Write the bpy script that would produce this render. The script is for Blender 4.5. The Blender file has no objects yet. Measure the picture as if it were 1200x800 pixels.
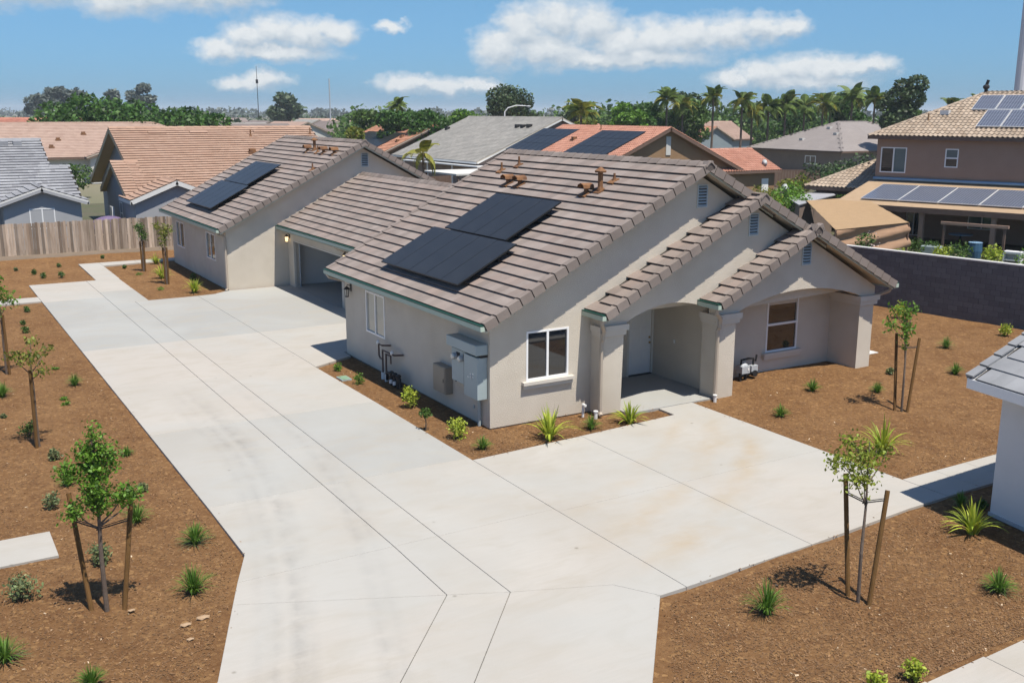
import bpy, bmesh, math, random
import numpy as np
from mathutils import Vector, Matrix

R = math.radians
random.seed(7)
rng = np.random.default_rng(7)
SC = bpy.context.scene
COL = SC.collection

# ------------------------------------------------------------------ camera
cam_data = bpy.data.cameras.new('camera')
cam = bpy.data.objects.new('camera', cam_data)
COL.objects.link(cam)
PIT, ROL, YAW = 0.2225, 0.0022, 0.54045
fw = Vector((math.sin(YAW) * math.cos(PIT), math.cos(YAW) * math.cos(PIT), -math.sin(PIT)))
rt = Vector((math.cos(YAW), -math.sin(YAW), 0))
up = rt.cross(fw)
r2 = rt * math.cos(ROL) + up * math.sin(ROL)
u2 = up * math.cos(ROL) - rt * math.sin(ROL)
mw = Matrix((r2, u2, -fw)).transposed().to_4x4()
mw.translation = (-12.48, -21.90, 8.0)
cam.matrix_world = mw
cam_data.sensor_width = 36.0
cam_data.lens = 1190.3 / 1200 * 36
cam_data.clip_start = 0.1
cam_data.clip_end = 20000
SC.camera = cam

# ------------------------------------------------------------------ sun, sky, exposure
SUN_DIR = Vector((0.06, -0.40, 1.0)).normalized()          # towards the sun
sun_data = bpy.data.lights.new('sun', 'SUN')
sun_data.energy = 5.0
sun_data.angle = R(0.53)
sun_data.color = (1.0, 0.935, 0.835)
sun = bpy.data.objects.new('sun', sun_data)
COL.objects.link(sun)
sun.rotation_euler = (-SUN_DIR).to_track_quat('-Z', 'Y').to_euler()
sun.location = (0, 0, 60)
SC.view_settings.view_transform = 'Standard'
SC.view_settings.look = 'None'
SC.view_settings.gamma = 1.0
SC.view_settings.exposure = 0.42
SC.cycles.max_bounces = 6
SC.cycles.transparent_max_bounces = 6
SC.cycles.use_denoising = True


class NT:
    """tiny node helper"""
    def __init__(s, tree):
        s.t = tree
        s.n = tree.nodes
        s.l = tree.links

    def new(s, typ, **kw):
        n = s.n.new(typ)
        for k, v in kw.items():
            setattr(n, k, v)
        return n

    def put(s, sock, v):
        if isinstance(v, bpy.types.NodeSocket):
            s.l.new(v, sock)
        else:
            sock.default_value = v

    def math(s, op, a, b=0.0, c=None, clamp=False):
        n = s.new('ShaderNodeMath', operation=op, use_clamp=clamp)
        s.put(n.inputs[0], a)
        s.put(n.inputs[1], b)
        if c is not None:
            s.put(n.inputs[2], c)
        return n.outputs[0]

    def vmath(s, op, a, b=None, c=None):
        n = s.new('ShaderNodeVectorMath', operation=op)
        s.put(n.inputs[0], a)
        if b is not None:
            s.put(n.inputs[1], b)
        if c is not None:
            s.put(n.inputs[2], c)
        return n.outputs['Value'] if op in ('LENGTH', 'DOT_PRODUCT') else n.outputs[0]

    def noise(s, vec, scale, detail=4, rough=0.55, dist=0.0):
        n = s.new('ShaderNodeTexNoise')
        s.put(n.inputs['Vector'], vec)
        n.inputs['Scale'].default_value = scale
        n.inputs['Detail'].default_value = detail
        n.inputs['Roughness'].default_value = rough
        n.inputs['Distortion'].default_value = dist
        return n.outputs['Fac']

    def mix(s, fac, a, b, blend='MIX'):
        n = s.new('ShaderNodeMix', data_type='RGBA', blend_type=blend)
        s.put(n.inputs[0], fac)
        s.put(n.inputs[6], a)
        s.put(n.inputs[7], b)
        return n.outputs[2]

    def ramp(s, fac, lo, hi, a=0.0, b=1.0):
        n = s.new('ShaderNodeMapRange', clamp=True)
        s.put(n.inputs[0], fac)
        for i, v in enumerate((lo, hi, a, b)):
            n.inputs[i + 1].default_value = v
        return n.outputs[0]


world = bpy.data.worlds.new('World')
SC.world = world
world.use_nodes = True
w = NT(world.node_tree)
w.n.clear()
sky = w.new('ShaderNodeTexSky', sky_type='NISHITA')
sky.sun_disc = False
sky.sun_elevation = math.asin(SUN_DIR.z)
sky.sun_rotation = math.atan2(SUN_DIR.x, SUN_DIR.y)
sky.altitude = 100
sky.air_density = 1.0
sky.dust_density = 0.35
sky.ozone_density = 3.0
tc = w.new('ShaderNodeTexCoord')
dirv = tc.outputs['Generated']
sx = w.new('ShaderNodeSeparateXYZ')
w.put(sx.inputs[0], dirv)
az = w.math('MULTIPLY', w.math('ARCTAN2', sx.outputs[0], sx.outputs[1]), 180 / math.pi)   # degrees clockwise from +Y
el = w.math('MULTIPLY', w.math('ARCSINE', sx.outputs[2]), 180 / math.pi)
cb = w.new('ShaderNodeCombineXYZ')
w.put(cb.inputs[0], az)
w.put(cb.inputs[1], el)
ae = cb.outputs[0]
# the sky's own blue: deeper than the clear-air model just above the horizon
lowf = w.ramp(el, 0.0, 6.0)
tone = w.mix(lowf, (0.19, 0.385, 0.73, 1), (0.335, 0.515, 0.68, 1))
tone = w.mix(w.ramp(el, 6.0, 45.0), tone, (0.70, 0.80, 0.86, 1))
skyc = w.mix(1.0, sky.outputs[0], tone, 'MULTIPLY')
# clouds: cumulus low over the horizon, each a heap of puffs (bearing, height, half width, half height in the photograph's field, turned into angles)
PUFFS = [(585, 62, 38, 30), (612, 42, 42, 34), (650, 32, 46, 34), (688, 38, 44, 32), (640, 62, 70, 26), (722, 56, 48, 28), (762, 52, 46, 28), (800, 50, 46, 26), (842, 46, 44, 24), (880, 42, 42, 20), (910, 40, 26, 14), (740, 70, 110, 16), (690, 72, 90, 16),
         (850, 94, 34, 14), (885, 88, 42, 18), (920, 84, 42, 20), (958, 84, 44, 18), (1000, 82, 44, 13), (930, 98, 84, 12),
         (272, 66, 34, 16), (300, 52, 36, 22), (335, 46, 42, 24), (368, 50, 40, 22), (400, 46, 32, 18), (330, 68, 84, 13),
         (292, 102, 32, 11), (318, 98, 34, 13), (20, 8, 60, 26), (70, 8, 60, 22), (-40, 10, 60, 24), (150, 16, 44, 22), (190, 12, 52, 24), (240, 8, 56, 26), (285, 8, 54, 20), (350, -6, 70, 16), (420, -6, 70, 12),
         (478, 100, 46, 13), (520, 103, 44, 13), (560, 102, 44, 11), (465, 40, 22, 8)]
CL = [(math.degrees(math.atan((px - 600) / 1190.3)) + 30.97, (131 - py) / 20.8, rx / 20.8, ry / 20.8) for px, py, rx, ry in PUFFS]
CL += [(62.0, 7.4, 4.0, 1.0), (66.0, 5.0, 4.0, 1.1), (72.0, 4.2, 3.0, 1.0), (-10.0, 4.5, 3.0, 1.2), (-14.0, 4.2, 3.0, 1.1), (-27.0, 3.6, 3.6, 1.2),
       (90.0, 6.0, 5.0, 1.4), (96.0, 6.4, 4.0, 1.5), (-45.0, 6.0, 5.0, 1.5), (38.0, 10.0, 6.0, 1.2), (44.0, 10.4, 5.0, 1.3), (10.0, 11.0, 6.0, 1.5), (17.0, 11.4, 5.0, 1.4)]
wn = w.new('ShaderNodeTexNoise')
w.put(wn.inputs['Vector'], w.vmath('MULTIPLY', ae, (0.8, 1.0, 1)))
wn.inputs['Scale'].default_value = 1.0
wn.inputs['Detail'].default_value = 7
wn.inputs['Roughness'].default_value = 0.6
warp = w.vmath('MULTIPLY', w.vmath('SUBTRACT', wn.outputs['Color'], (0.5, 0.5, 0.5)), (1.9, 1.25, 0))
aw = w.vmath('ADD', ae, warp)


def heap(vec):
    dens = None
    for (a0, e0, wa, we) in CL:
        q = w.vmath('MULTIPLY_ADD', vec, (1 / wa, 1 / we, 0), (-a0 / wa, -e0 / we, 0))
        dd = w.math('SUBTRACT', 1.0, w.vmath('LENGTH', q))
        dens = dd if dens is None else w.math('SMOOTH_MAX', dens, dd, 0.15)
    return dens


d_here = heap(aw)
d_up = heap(w.vmath('ADD', aw, (-0.15, 0.55, 0)))
n1 = w.noise(w.vmath('MULTIPLY', ae, (1.0, 1.5, 1)), 1.6, 6, 0.6)
dn = w.math('ADD', d_here, w.math('MULTIPLY', w.math('SUBTRACT', n1, 0.5), 0.55))
mask = w.math('MULTIPLY', w.ramp(dn, -0.1, 0.58), 0.94)
lit = w.math('SUBTRACT', d_here, d_up)
shade = w.math('ADD', w.ramp(lit, -0.35, 0.45, 0.05, 1.0), w.math('MULTIPLY', w.math('SUBTRACT', n1, 0.5), 0.9), clamp=True)
cloudc = w.mix(shade, (3.0, 3.5, 4.0, 1), (5.15, 5.3, 5.35, 1))
final = w.mix(mask, skyc, cloudc)
bg = w.new('ShaderNodeBackground')
w.put(bg.inputs[0], final)
bg.inputs[1].default_value = 0.122
wo = w.new('ShaderNodeOutputWorld')
w.l.new(bg.outputs[0], wo.inputs[0])


# ------------------------------------------------------------------ materials
def pmat(name, c1, c2=None, rough=0.85, ns=4.0, detail=5, bump=0.0, bs=60.0, var=0.0, spec=0.25, metal=0.0,
         c3=None, c3s=0.6, tint=None, emit=None, space='Object', stretch=None, trans=0.0):
    """base colour from two tones by noise, plus a per-piece variation, plus fine relief"""
    m = bpy.data.materials.new(name)
    m.use_nodes = True
    t = NT(m.node_tree)
    b = t.n['Principled BSDF']
    tcn = t.new('ShaderNodeTexCoord')
    if space == 'World':
        vec = t.new('ShaderNodeNewGeometry').outputs['Position']
    else:
        vec = tcn.outputs['Object']
    if stretch:
        vec = t.vmath('MULTIPLY', vec, stretch)
    col = (*c1, 1)
    if c2 is not None:
        f = t.ramp(t.noise(vec, ns, detail, 0.6), 0.3, 0.7)
        col = t.mix(f, (*c1, 1), (*c2, 1))
    if c3 is not None:
        f = t.ramp(t.noise(vec, c3s, 3, 0.6), 0.45, 0.75)
        col = t.mix(f, col, (*c3, 1))
    if var or tint:
        at = t.new('ShaderNodeAttribute', attribute_name='var')
        oi = t.new('ShaderNodeObjectInfo')
        v = t.math('FRACT', t.math('ADD', at.outputs['Fac'], oi.outputs['Random']))
        if tint:
            f = t.math('FRACT', t.math('MULTIPLY', v, 7.31))
            col = t.mix(t.ramp(f, 0.5, 1.0, 0, 0.6), col, (*tint, 1))
        k = t.ramp(v, 0, 1, 1 - var, 1 + var)
        cc = t.new('ShaderNodeCombineXYZ')
        for i in range(3):
            t.put(cc.inputs[i], k)
        col = t.mix(1.0, col, cc.outputs[0], 'MULTIPLY')
    t.put(b.inputs['Base Color'], col)
    b.inputs['Roughness'].default_value = rough
    b.inputs['Specular IOR Level'].default_value = spec
    b.inputs['Metallic'].default_value = metal
    if emit:
        b.inputs['Emission Color'].default_value = (*emit[0], 1)
        b.inputs['Emission Strength'].default_value = emit[1]
    if bump:
        bn = t.new('ShaderNodeBump')
        bn.inputs['Strength'].default_value = bump
        bn.inputs['Distance'].default_value = 0.02
        t.put(bn.inputs['Height'], t.noise(vec, bs, 3, 0.65))
        t.l.new(bn.outputs[0], b.inputs['Normal'])
    if trans:
        tr = t.new('ShaderNodeBsdfTranslucent')
        t.put(tr.inputs[0], col)
        mx = t.new('ShaderNodeMixShader')
        mx.inputs[0].default_value = trans
        t.l.new(b.outputs[0], mx.inputs[1])
        t.l.new(tr.outputs[0], mx.inputs[2])
        t.l.new(mx.outputs[0], t.n['Material Output'].inputs[0])
    return m


M = {}
M['stucco'] = pmat('stucco', (0.535, 0.482, 0.405), (0.575, 0.522, 0.442), ns=1.3, bump=0.8, bs=38, c3=(0.49, 0.435, 0.357), c3s=0.5)
M['trim'] = pmat('trim_stucco', (0.52, 0.48, 0.42), (0.56, 0.52, 0.46), ns=2, bump=0.15, bs=80)
M['foot'] = pmat('footing', (0.16, 0.13, 0.105), (0.22, 0.18, 0.15), ns=5)
M['soffit'] = pmat('soffit_paint', (0.50, 0.45, 0.36), (0.46, 0.41, 0.33), ns=2)
M['fascia'] = pmat('fascia_paint', (0.42, 0.44, 0.37), (0.46, 0.47, 0.40), ns=2, rough=0.6)
M['gutter'] = pmat('gutter_paint', (0.37, 0.45, 0.38), (0.40, 0.47, 0.40), ns=2, rough=0.5)
M['drip'] = pmat('drip_edge_green', (0.010, 0.05, 0.038), (0.015, 0.065, 0.05), ns=2, rough=0.45)
M['downspout'] = pmat('downspout_paint', (0.37, 0.315, 0.255), (0.40, 0.34, 0.28), ns=3, rough=0.5)
M['tile'] = pmat('brown_roof_tile', (0.193, 0.162, 0.145), (0.262, 0.222, 0.20), rough=0.85, ns=1.1, detail=3, var=0.13, tint=(0.24, 0.185, 0.16), spec=0.2, space='World', stretch=(1.6, 0.7, 1.6), c3=(0.235, 0.187, 0.163), c3s=0.8)
M['raketile'] = pmat('brown_rake_tile', (0.18, 0.148, 0.131), (0.235, 0.198, 0.177), rough=0.85, ns=1.1, var=0.10, spec=0.2, space='World')
M['underlay'] = pmat('roof_underlay', (0.035, 0.03, 0.028), (0.05, 0.045, 0.04), ns=3)
M['vinyl'] = pmat('white_vinyl', (0.78, 0.78, 0.77), (0.74, 0.74, 0.74), rough=0.35, ns=2, spec=0.5)
M['door'] = pmat('white_door_paint', (0.74, 0.74, 0.73), (0.70, 0.70, 0.69), rough=0.4, ns=2, spec=0.5)
M['casing'] = pmat('door_casing', (0.62, 0.60, 0.55), (0.58, 0.56, 0.5), rough=0.5, ns=2)
M['glass'] = pmat('window_glass', (0.012, 0.013, 0.015), rough=0.02, spec=1.0)
M['blind'] = pmat('glass_before_blinds', (0.32, 0.30, 0.245), (0.38, 0.36, 0.30), rough=0.05, ns=1.2, spec=0.9)
M['blueglass'] = pmat('glass_before_pale_blinds', (0.06, 0.11, 0.125), (0.08, 0.135, 0.15), rough=0.05, ns=1.0, spec=0.8)
M['louver'] = pmat('blue_grey_louver', (0.44, 0.50, 0.525), (0.48, 0.54, 0.56), rough=0.5, ns=3)
M['rust'] = pmat('rusty_vent_metal', (0.17, 0.085, 0.04), (0.25, 0.125, 0.055), rough=0.7, ns=9, c3=(0.10, 0.05, 0.03), c3s=3)
M['dark'] = pmat('dark_metal', (0.02, 0.02, 0.022), (0.03, 0.03, 0.03), rough=0.5, ns=5)
M['pv'] = pmat('black_solar_glass', (0.02, 0.021, 0.022), (0.026, 0.027, 0.028), rough=0.3, ns=2, spec=0.25)
M['pvframe'] = pmat('black_panel_frame', (0.017, 0.018, 0.019), (0.021, 0.022, 0.023), rough=0.35, ns=3)
M['brass'] = pmat('brass', (0.45, 0.30, 0.10), rough=0.3, metal=1.0)
M['meter'] = pmat('grey_meter_paint', (0.30, 0.36, 0.37), (0.33, 0.39, 0.40), rough=0.45, ns=2, spec=0.4)
M['taupe'] = pmat('taupe_box_paint', (0.26, 0.225, 0.18), (0.29, 0.25, 0.2), rough=0.5, ns=2)
M['copperpipe'] = pmat('dark_pipe', (0.07, 0.05, 0.045), (0.1, 0.07, 0.06), rough=0.5, ns=8)
M['whiteplastic'] = pmat('white_plastic', (0.7, 0.7, 0.68), (0.66, 0.66, 0.64), rough=0.4, ns=4)
M['gasmetal'] = pmat('gas_meter_grey', (0.36, 0.38, 0.40), (0.42, 0.44, 0.46), rough=0.4, ns=6)
M['lampglow'] = pmat('lit_lamp_glass', (0.9, 0.75, 0.5), rough=0.4, emit=((1.0, 0.72, 0.36), 1.6))
M['lampglass'] = pmat('lamp_glass', (0.5, 0.5, 0.46), rough=0.1, spec=0.8)
M['garagewall'] = pmat('garage_drywall', (0.64, 0.63, 0.61), (0.68, 0.67, 0.65), ns=1)
M['fence'] = pmat('weathered_fence_board', (0.27, 0.212, 0.16), (0.42, 0.35, 0.285), ns=3.0, var=0.5, tint=(0.14, 0.095, 0.06), bump=0.4, bs=30, stretch=(3, 3, 0.35), space='World')
M['kick'] = pmat('kick_board', (0.33, 0.26, 0.19), (0.40, 0.32, 0.24), ns=2, stretch=(0.4, 2, 2))
M['cmu'] = pmat('grey_block', (0.118, 0.118, 0.126), (0.138, 0.138, 0.147), ns=2.5, var=0.13, bump=0.5, bs=60)
M['mortar'] = pmat('mortar', (0.085, 0.082, 0.085), (0.1, 0.096, 0.098), ns=5)
M['coping'] = pmat('white_coping', (0.50, 0.49, 0.47), (0.56, 0.55, 0.52), ns=2)
M['stake'] = pmat('brown_tree_stake', (0.105, 0.056, 0.018), (0.15, 0.08, 0.027), ns=6, stretch=(3, 3, 0.4), bump=0.2, bs=40)
M['bark'] = pmat('young_bark', (0.10, 0.075, 0.058), (0.155, 0.12, 0.095), ns=20, bump=0.3, bs=60)
M['darkbark'] = pmat('dark_bark', (0.075, 0.06, 0.045), (0.12, 0.095, 0.07), ns=12, bump=0.3, bs=40)
M['tie'] = pmat('tree_tie', (0.03, 0.03, 0.03), rough=0.6)


def leafmat(name, a, b, var=0.35, tint=None, trans=0.3):
    return pmat(name, a, b, rough=0.55, ns=1.7, var=var, tint=tint, spec=0.35, trans=trans)


M['leaf_bright'] = leafmat('bright_leaf', (0.10, 0.21, 0.022), (0.15, 0.28, 0.03), 0.45, (0.06, 0.14, 0.02), 0.35)
M['leaf_olive'] = leafmat('olive_leaf', (0.14, 0.18, 0.025), (0.20, 0.235, 0.035), 0.4, (0.19, 0.13, 0.03), 0.35)
M['leaf_gold'] = leafmat('golden_green_leaf', (0.18, 0.25, 0.025), (0.26, 0.31, 0.04), 0.4, (0.20, 0.15, 0.03), 0.35)
M['leaf_mid'] = leafmat('mid_leaf', (0.065, 0.125, 0.022), (0.095, 0.165, 0.03), 0.4, (0.04, 0.09, 0.02))
M['leaf_deep'] = leafmat('deep_green_leaf', (0.05, 0.12, 0.02), (0.075, 0.155, 0.027), 0.5, (0.03, 0.075, 0.015))
M['leaf_dark'] = leafmat('dark_leaf', (0.045, 0.08, 0.03), (0.065, 0.105, 0.038), 0.45, (0.08, 0.10, 0.035), 0.22)
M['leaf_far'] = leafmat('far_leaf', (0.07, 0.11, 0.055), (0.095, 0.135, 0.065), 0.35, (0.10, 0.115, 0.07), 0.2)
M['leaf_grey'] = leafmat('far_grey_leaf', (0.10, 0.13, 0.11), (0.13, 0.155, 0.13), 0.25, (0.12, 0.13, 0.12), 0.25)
M['leaf_yellow'] = leafmat('yellow_green_leaf', (0.32, 0.39, 0.04), (0.43, 0.47, 0.06), 0.35, (0.13, 0.25, 0.025), 0.35)
M['grass_tuft'] = leafmat('tuft_blade', (0.09, 0.20, 0.025), (0.13, 0.25, 0.035), 0.45, (0.16, 0.20, 0.05), 0.35)
M['grass_dry'] = leafmat('pale_tuft_blade', (0.12, 0.17, 0.07), (0.17, 0.22, 0.09), 0.4, (0.25, 0.22, 0.10), 0.3)
M['palm'] = leafmat('palm_leaflet', (0.10, 0.155, 0.03), (0.14, 0.20, 0.04), 0.4, (0.07, 0.11, 0.03), 0.35)
M['palm_yellow'] = leafmat('yellowing_palm_leaflet', (0.20, 0.21, 0.03), (0.30, 0.27, 0.04), 0.4, (0.08, 0.12, 0.02), 0.3)


def concrete_mat():
    m = bpy.data.materials.new('driveway_concrete')
    m.use_nodes = True
    t = NT(m.node_tree)
    b = t.n['Principled BSDF']
    P = t.new('ShaderNodeNewGeometry').outputs['Position']
    oi = t.new('ShaderNodeObjectInfo')
    tone = t.new('ShaderNodeSeparateColor')
    t.put(tone.inputs[0], oi.outputs['Color'])
    tone = tone.outputs[0]
    big = t.ramp(t.noise(P, 0.35, 5, 0.6, 0.4), 0.3, 0.72)
    col = t.mix(big, (0.345, 0.322, 0.285, 1), (0.41, 0.39, 0.355, 1))
    col = t.mix(t.ramp(tone, 0.4, 1.0, 0.0, 0.9), col, (0.295, 0.298, 0.286, 1))
    col = t.mix(t.ramp(tone, 0.3, 0.0, 0.0, 0.55), col, (0.40, 0.362, 0.322, 1))
    # broom finish across the slab and cloudy curing marks
    br = t.noise(t.vmath('MULTIPLY', P, (0.35, 9.0, 1)), 3.0, 3, 0.6)
    col = t.mix(t.ramp(br, 0.35, 0.75, 0, 0.28), col, (0.30, 0.285, 0.255, 1))
    cl = t.noise(t.vmath('MULTIPLY', P, (0.8, 1.8, 1)), 0.9, 6, 0.65, 0.8)
    col = t.mix(t.ramp(cl, 0.48, 0.72, 0, 0.62), col, (0.33, 0.30, 0.25, 1))
    # tan stain on the pad by the front walk: old dried puddle with an edge of its own
    sp = t.new('ShaderNodeSeparateXYZ')
    t.put(sp.inputs[0], P)
    ox = t.math('ADD', sp.outputs[0], 2.2)
    yc = t.math('ADD', t.math('MULTIPLY', t.math('MULTIPLY', ox, ox), 0.05), t.math('ADD', t.math('MULTIPLY', ox, 0.24), -8.9))
    nz = t.math('MULTIPLY', t.math('SUBTRACT', t.noise(P, 0.9, 5, 0.65, 0.6), 0.5), 1.1)
    blot = t.ramp(t.noise(P, 0.7, 4, 0.6), 0.35, 0.6)
    for off, wd_, k in ((0.15, 0.6, 0.55), (1.55, 0.55, 0.45), (2.9, 0.4, 0.28)):
        dd = t.math('ABSOLUTE', t.math('ADD', t.math('SUBTRACT', sp.outputs[1], t.math('ADD', yc, off)), nz))
        st = t.ramp(dd, wd_, 0.05, 0, k)
        st = t.math('MULTIPLY', t.math('MULTIPLY', st, blot), t.math('MULTIPLY', t.ramp(sp.outputs[0], -2.6, -0.5), t.ramp(sp.outputs[0], 6.5, 4.5)))
        col = t.mix(st, col, (0.345, 0.265, 0.165, 1))
    # tyre marks: two arcs turning out of the bottom of the drive
    wob = t.math('MULTIPLY', t.math('SUBTRACT', t.noise(P, 1.2, 3, 0.5), 0.5), 0.15)
    bx = t.math('ADD', sp.outputs[0], wob)
    yy = sp.outputs[1]
    # path x as a function of y
    px = t.math('ADD', -5.9, t.math('MULTIPLY', t.math('POWER', t.math('MAXIMUM', t.math('SUBTRACT', 2.0, yy), 0.0), 1.6), -0.052))
    for off, k in ((0.0, 0.5), (1.35, 0.34), (-0.35, 0.32), (0.22, 0.24), (1.62, 0.22), (-0.62, 0.2)):
        dx = t.math('ABSOLUTE', t.math('SUBTRACT', bx, t.math('ADD', px, off)))
        mk = t.ramp(dx, 0.19, 0.015, 0, 1)
        mk = t.math('MULTIPLY', mk, t.ramp(t.noise(P, 1.7, 5, 0.7), 0.35, 0.65))
        mk = t.math('MULTIPLY', mk, t.ramp(yy, 9.0, 3.0, 0, k))
        col = t.mix(mk, col, (0.17, 0.165, 0.155, 1))
    # small dark specks
    vo = t.new('ShaderNodeTexVoronoi')
    t.put(vo.inputs['Vector'], P)
    vo.inputs['Scale'].default_value = 0.9
    col = t.mix(t.ramp(vo.outputs['Distance'], 0.045, 0.02, 0, 0.6), col, (0.15, 0.13, 0.1, 1))
    cool = t.ramp(t.noise(t.vmath('ADD', P, (31.0, 7.0, 0)), 0.22, 4, 0.6, 0.6), 0.45, 0.65, 0, 0.5)
    col = t.mix(cool, col, (0.36, 0.365, 0.35, 1))
    fine = t.noise(P, 45, 3, 0.7)
    col = t.mix(t.ramp(fine, 0.3, 0.7, 0, 0.10), col, (0.26, 0.245, 0.22, 1))
    t.put(b.inputs['Base Color'], col)
    b.inputs['Roughness'].default_value = 0.9
    b.inputs['Specular IOR Level'].default_value = 0.2
    bn = t.new('ShaderNodeBump')
    bn.inputs['Strength'].default_value = 0.15
    bn.inputs['Distance'].default_value = 0.01
    t.put(bn.inputs['Height'], fine)
    t.l.new(bn.outputs[0], b.inputs['Normal'])
    return m


def mulch_mat():
    m = bpy.data.materials.new('bark_mulch')
    m.use_nodes = True
    t = NT(m.node_tree)
    b = t.n['Principled BSDF']
    P = t.new('ShaderNodeNewGeometry').outputs['Position']
    big = t.ramp(t.noise(P, 0.45, 5, 0.6, 0.3), 0.3, 0.7)
    col = t.mix(big, (0.18, 0.095, 0.042, 1), (0.258, 0.147, 0.067, 1))
    vo = t.new('ShaderNodeTexVoronoi')
    t.put(vo.inputs['Vector'], t.vmath('ADD', P, t.vmath('MULTIPLY', t.new('ShaderNodeTexNoise').outputs['Color'], (0.1, 0.1, 0))))
    vo.inputs['Scale'].default_value = 16
    sep = t.new('ShaderNodeSeparateColor')
    t.put(sep.inputs[0], vo.outputs['Color'])
    col = t.mix(t.ramp(sep.outputs[0], 0.0, 1.0, 0, 0.5), col, (0.125, 0.058, 0.022, 1))
    col = t.mix(t.ramp(sep.outputs[1], 0.82, 1.0, 0, 0.55), col, (0.40, 0.235, 0.10, 1))
    md = t.noise(P, 2.4, 6, 0.7, 0.5)
    col = t.mix(t.ramp(md, 0.48, 0.72, 0, 0.6), col, (0.10, 0.047, 0.022, 1))
    t.put(b.inputs['Base Color'], col)
    b.inputs['Roughness'].default_value = 0.95
    b.inputs['Specular IOR Level'].default_value = 0.1
    bn = t.new('ShaderNodeBump')
    bn.inputs['Strength'].default_value = 0.9
    bn.inputs['Distance'].default_value = 0.05
    t.put(bn.inputs['Height'], t.noise(P, 26, 5, 0.75))
    t.l.new(bn.outputs[0], b.inputs['Normal'])
    return m


M['concrete'] = concrete_mat()
M['mulch'] = mulch_mat()
M['chip'] = pmat('bark_chip', (0.17, 0.095, 0.046), (0.24, 0.142, 0.07), ns=8, var=0.4, tint=(0.085, 0.043, 0.024))
M['stone'] = pmat('pale_stone', (0.30, 0.20, 0.12), (0.38, 0.27, 0.17), ns=6)
M['palechip'] = pmat('pale_wood_chip', (0.45, 0.34, 0.22), (0.55, 0.43, 0.3), ns=8, var=0.3)
M['jointbed'] = pmat('joint_dirt', (0.19, 0.165, 0.135), (0.24, 0.21, 0.175), ns=3)
M['ground'] = pmat('dry_ground', (0.17, 0.14, 0.095), (0.12, 0.13, 0.07), ns=0.02, c3=(0.22, 0.19, 0.14), c3s=0.008, space='World', detail=8)
M['yard'] = pmat('neighbour_yard', (0.10, 0.085, 0.06), (0.075, 0.085, 0.04), ns=0.3, space='World', detail=6)


# ------------------------------------------------------------------ mesh helpers
def inside(poly, x, y):
    r = np.zeros(len(x), bool)
    n = len(poly)
    j = n - 1
    for i in range(n):
        xi, yi = poly[i]
        xj, yj = poly[j]
        c = ((yi > y) != (yj > y)) & (x < (xj - xi) * (y - yi) / (yj - yi + 1e-12) + xi)
        r ^= c
        j = i
    return r


def link(o, parent=None):
    COL.objects.link(o)
    if parent is not None:
        o.parent = parent
    return o


def mesh_np(name, V, F, mat, parent=None, var=None, smooth=False):
    """V (n,3), F (m,k) arrays"""
    V = np.asarray(V, dtype=np.float32)
    F = np.asarray(F, dtype=np.int32)
    me = bpy.data.meshes.new(name)
    k = F.shape[1]
    me.vertices.add(len(V))
    me.vertices.foreach_set('co', V.ravel())
    me.loops.add(F.size)
    me.loops.foreach_set('vertex_index', F.ravel())
    me.polygons.add(len(F))
    me.polygons.foreach_set('loop_start', np.arange(len(F), dtype=np.int32) * k)
    me.polygons.foreach_set('loop_total', np.full(len(F), k, dtype=np.int32))
    me.polygons.foreach_set('use_smooth', np.full(len(F), bool(smooth)))
    me.update(calc_edges=True)
    me.validate()
    if var is not None:
        a = me.attributes.new('var', 'FLOAT', 'FACE')
        a.data.foreach_set('value', np.asarray(var, dtype=np.float32))
    me.materials.append(mat)
    return link(bpy.data.objects.new(name, me), parent)


def from_bm(name, bm, mat, parent=None, smooth=False):
    me = bpy.data.meshes.new(name)
    bmesh.ops.recalc_face_normals(bm, faces=bm.faces)
    bm.to_mesh(me)
    bm.free()
    if smooth:
        for p in me.polygons:
            p.use_smooth = True
    me.materials.append(mat)
    return link(bpy.data.objects.new(name, me), parent)


BOXF = np.array([[0, 1, 3, 2], [4, 6, 7, 5], [0, 4, 5, 1], [2, 3, 7, 6], [0, 2, 6, 4], [1, 5, 7, 3]])


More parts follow.
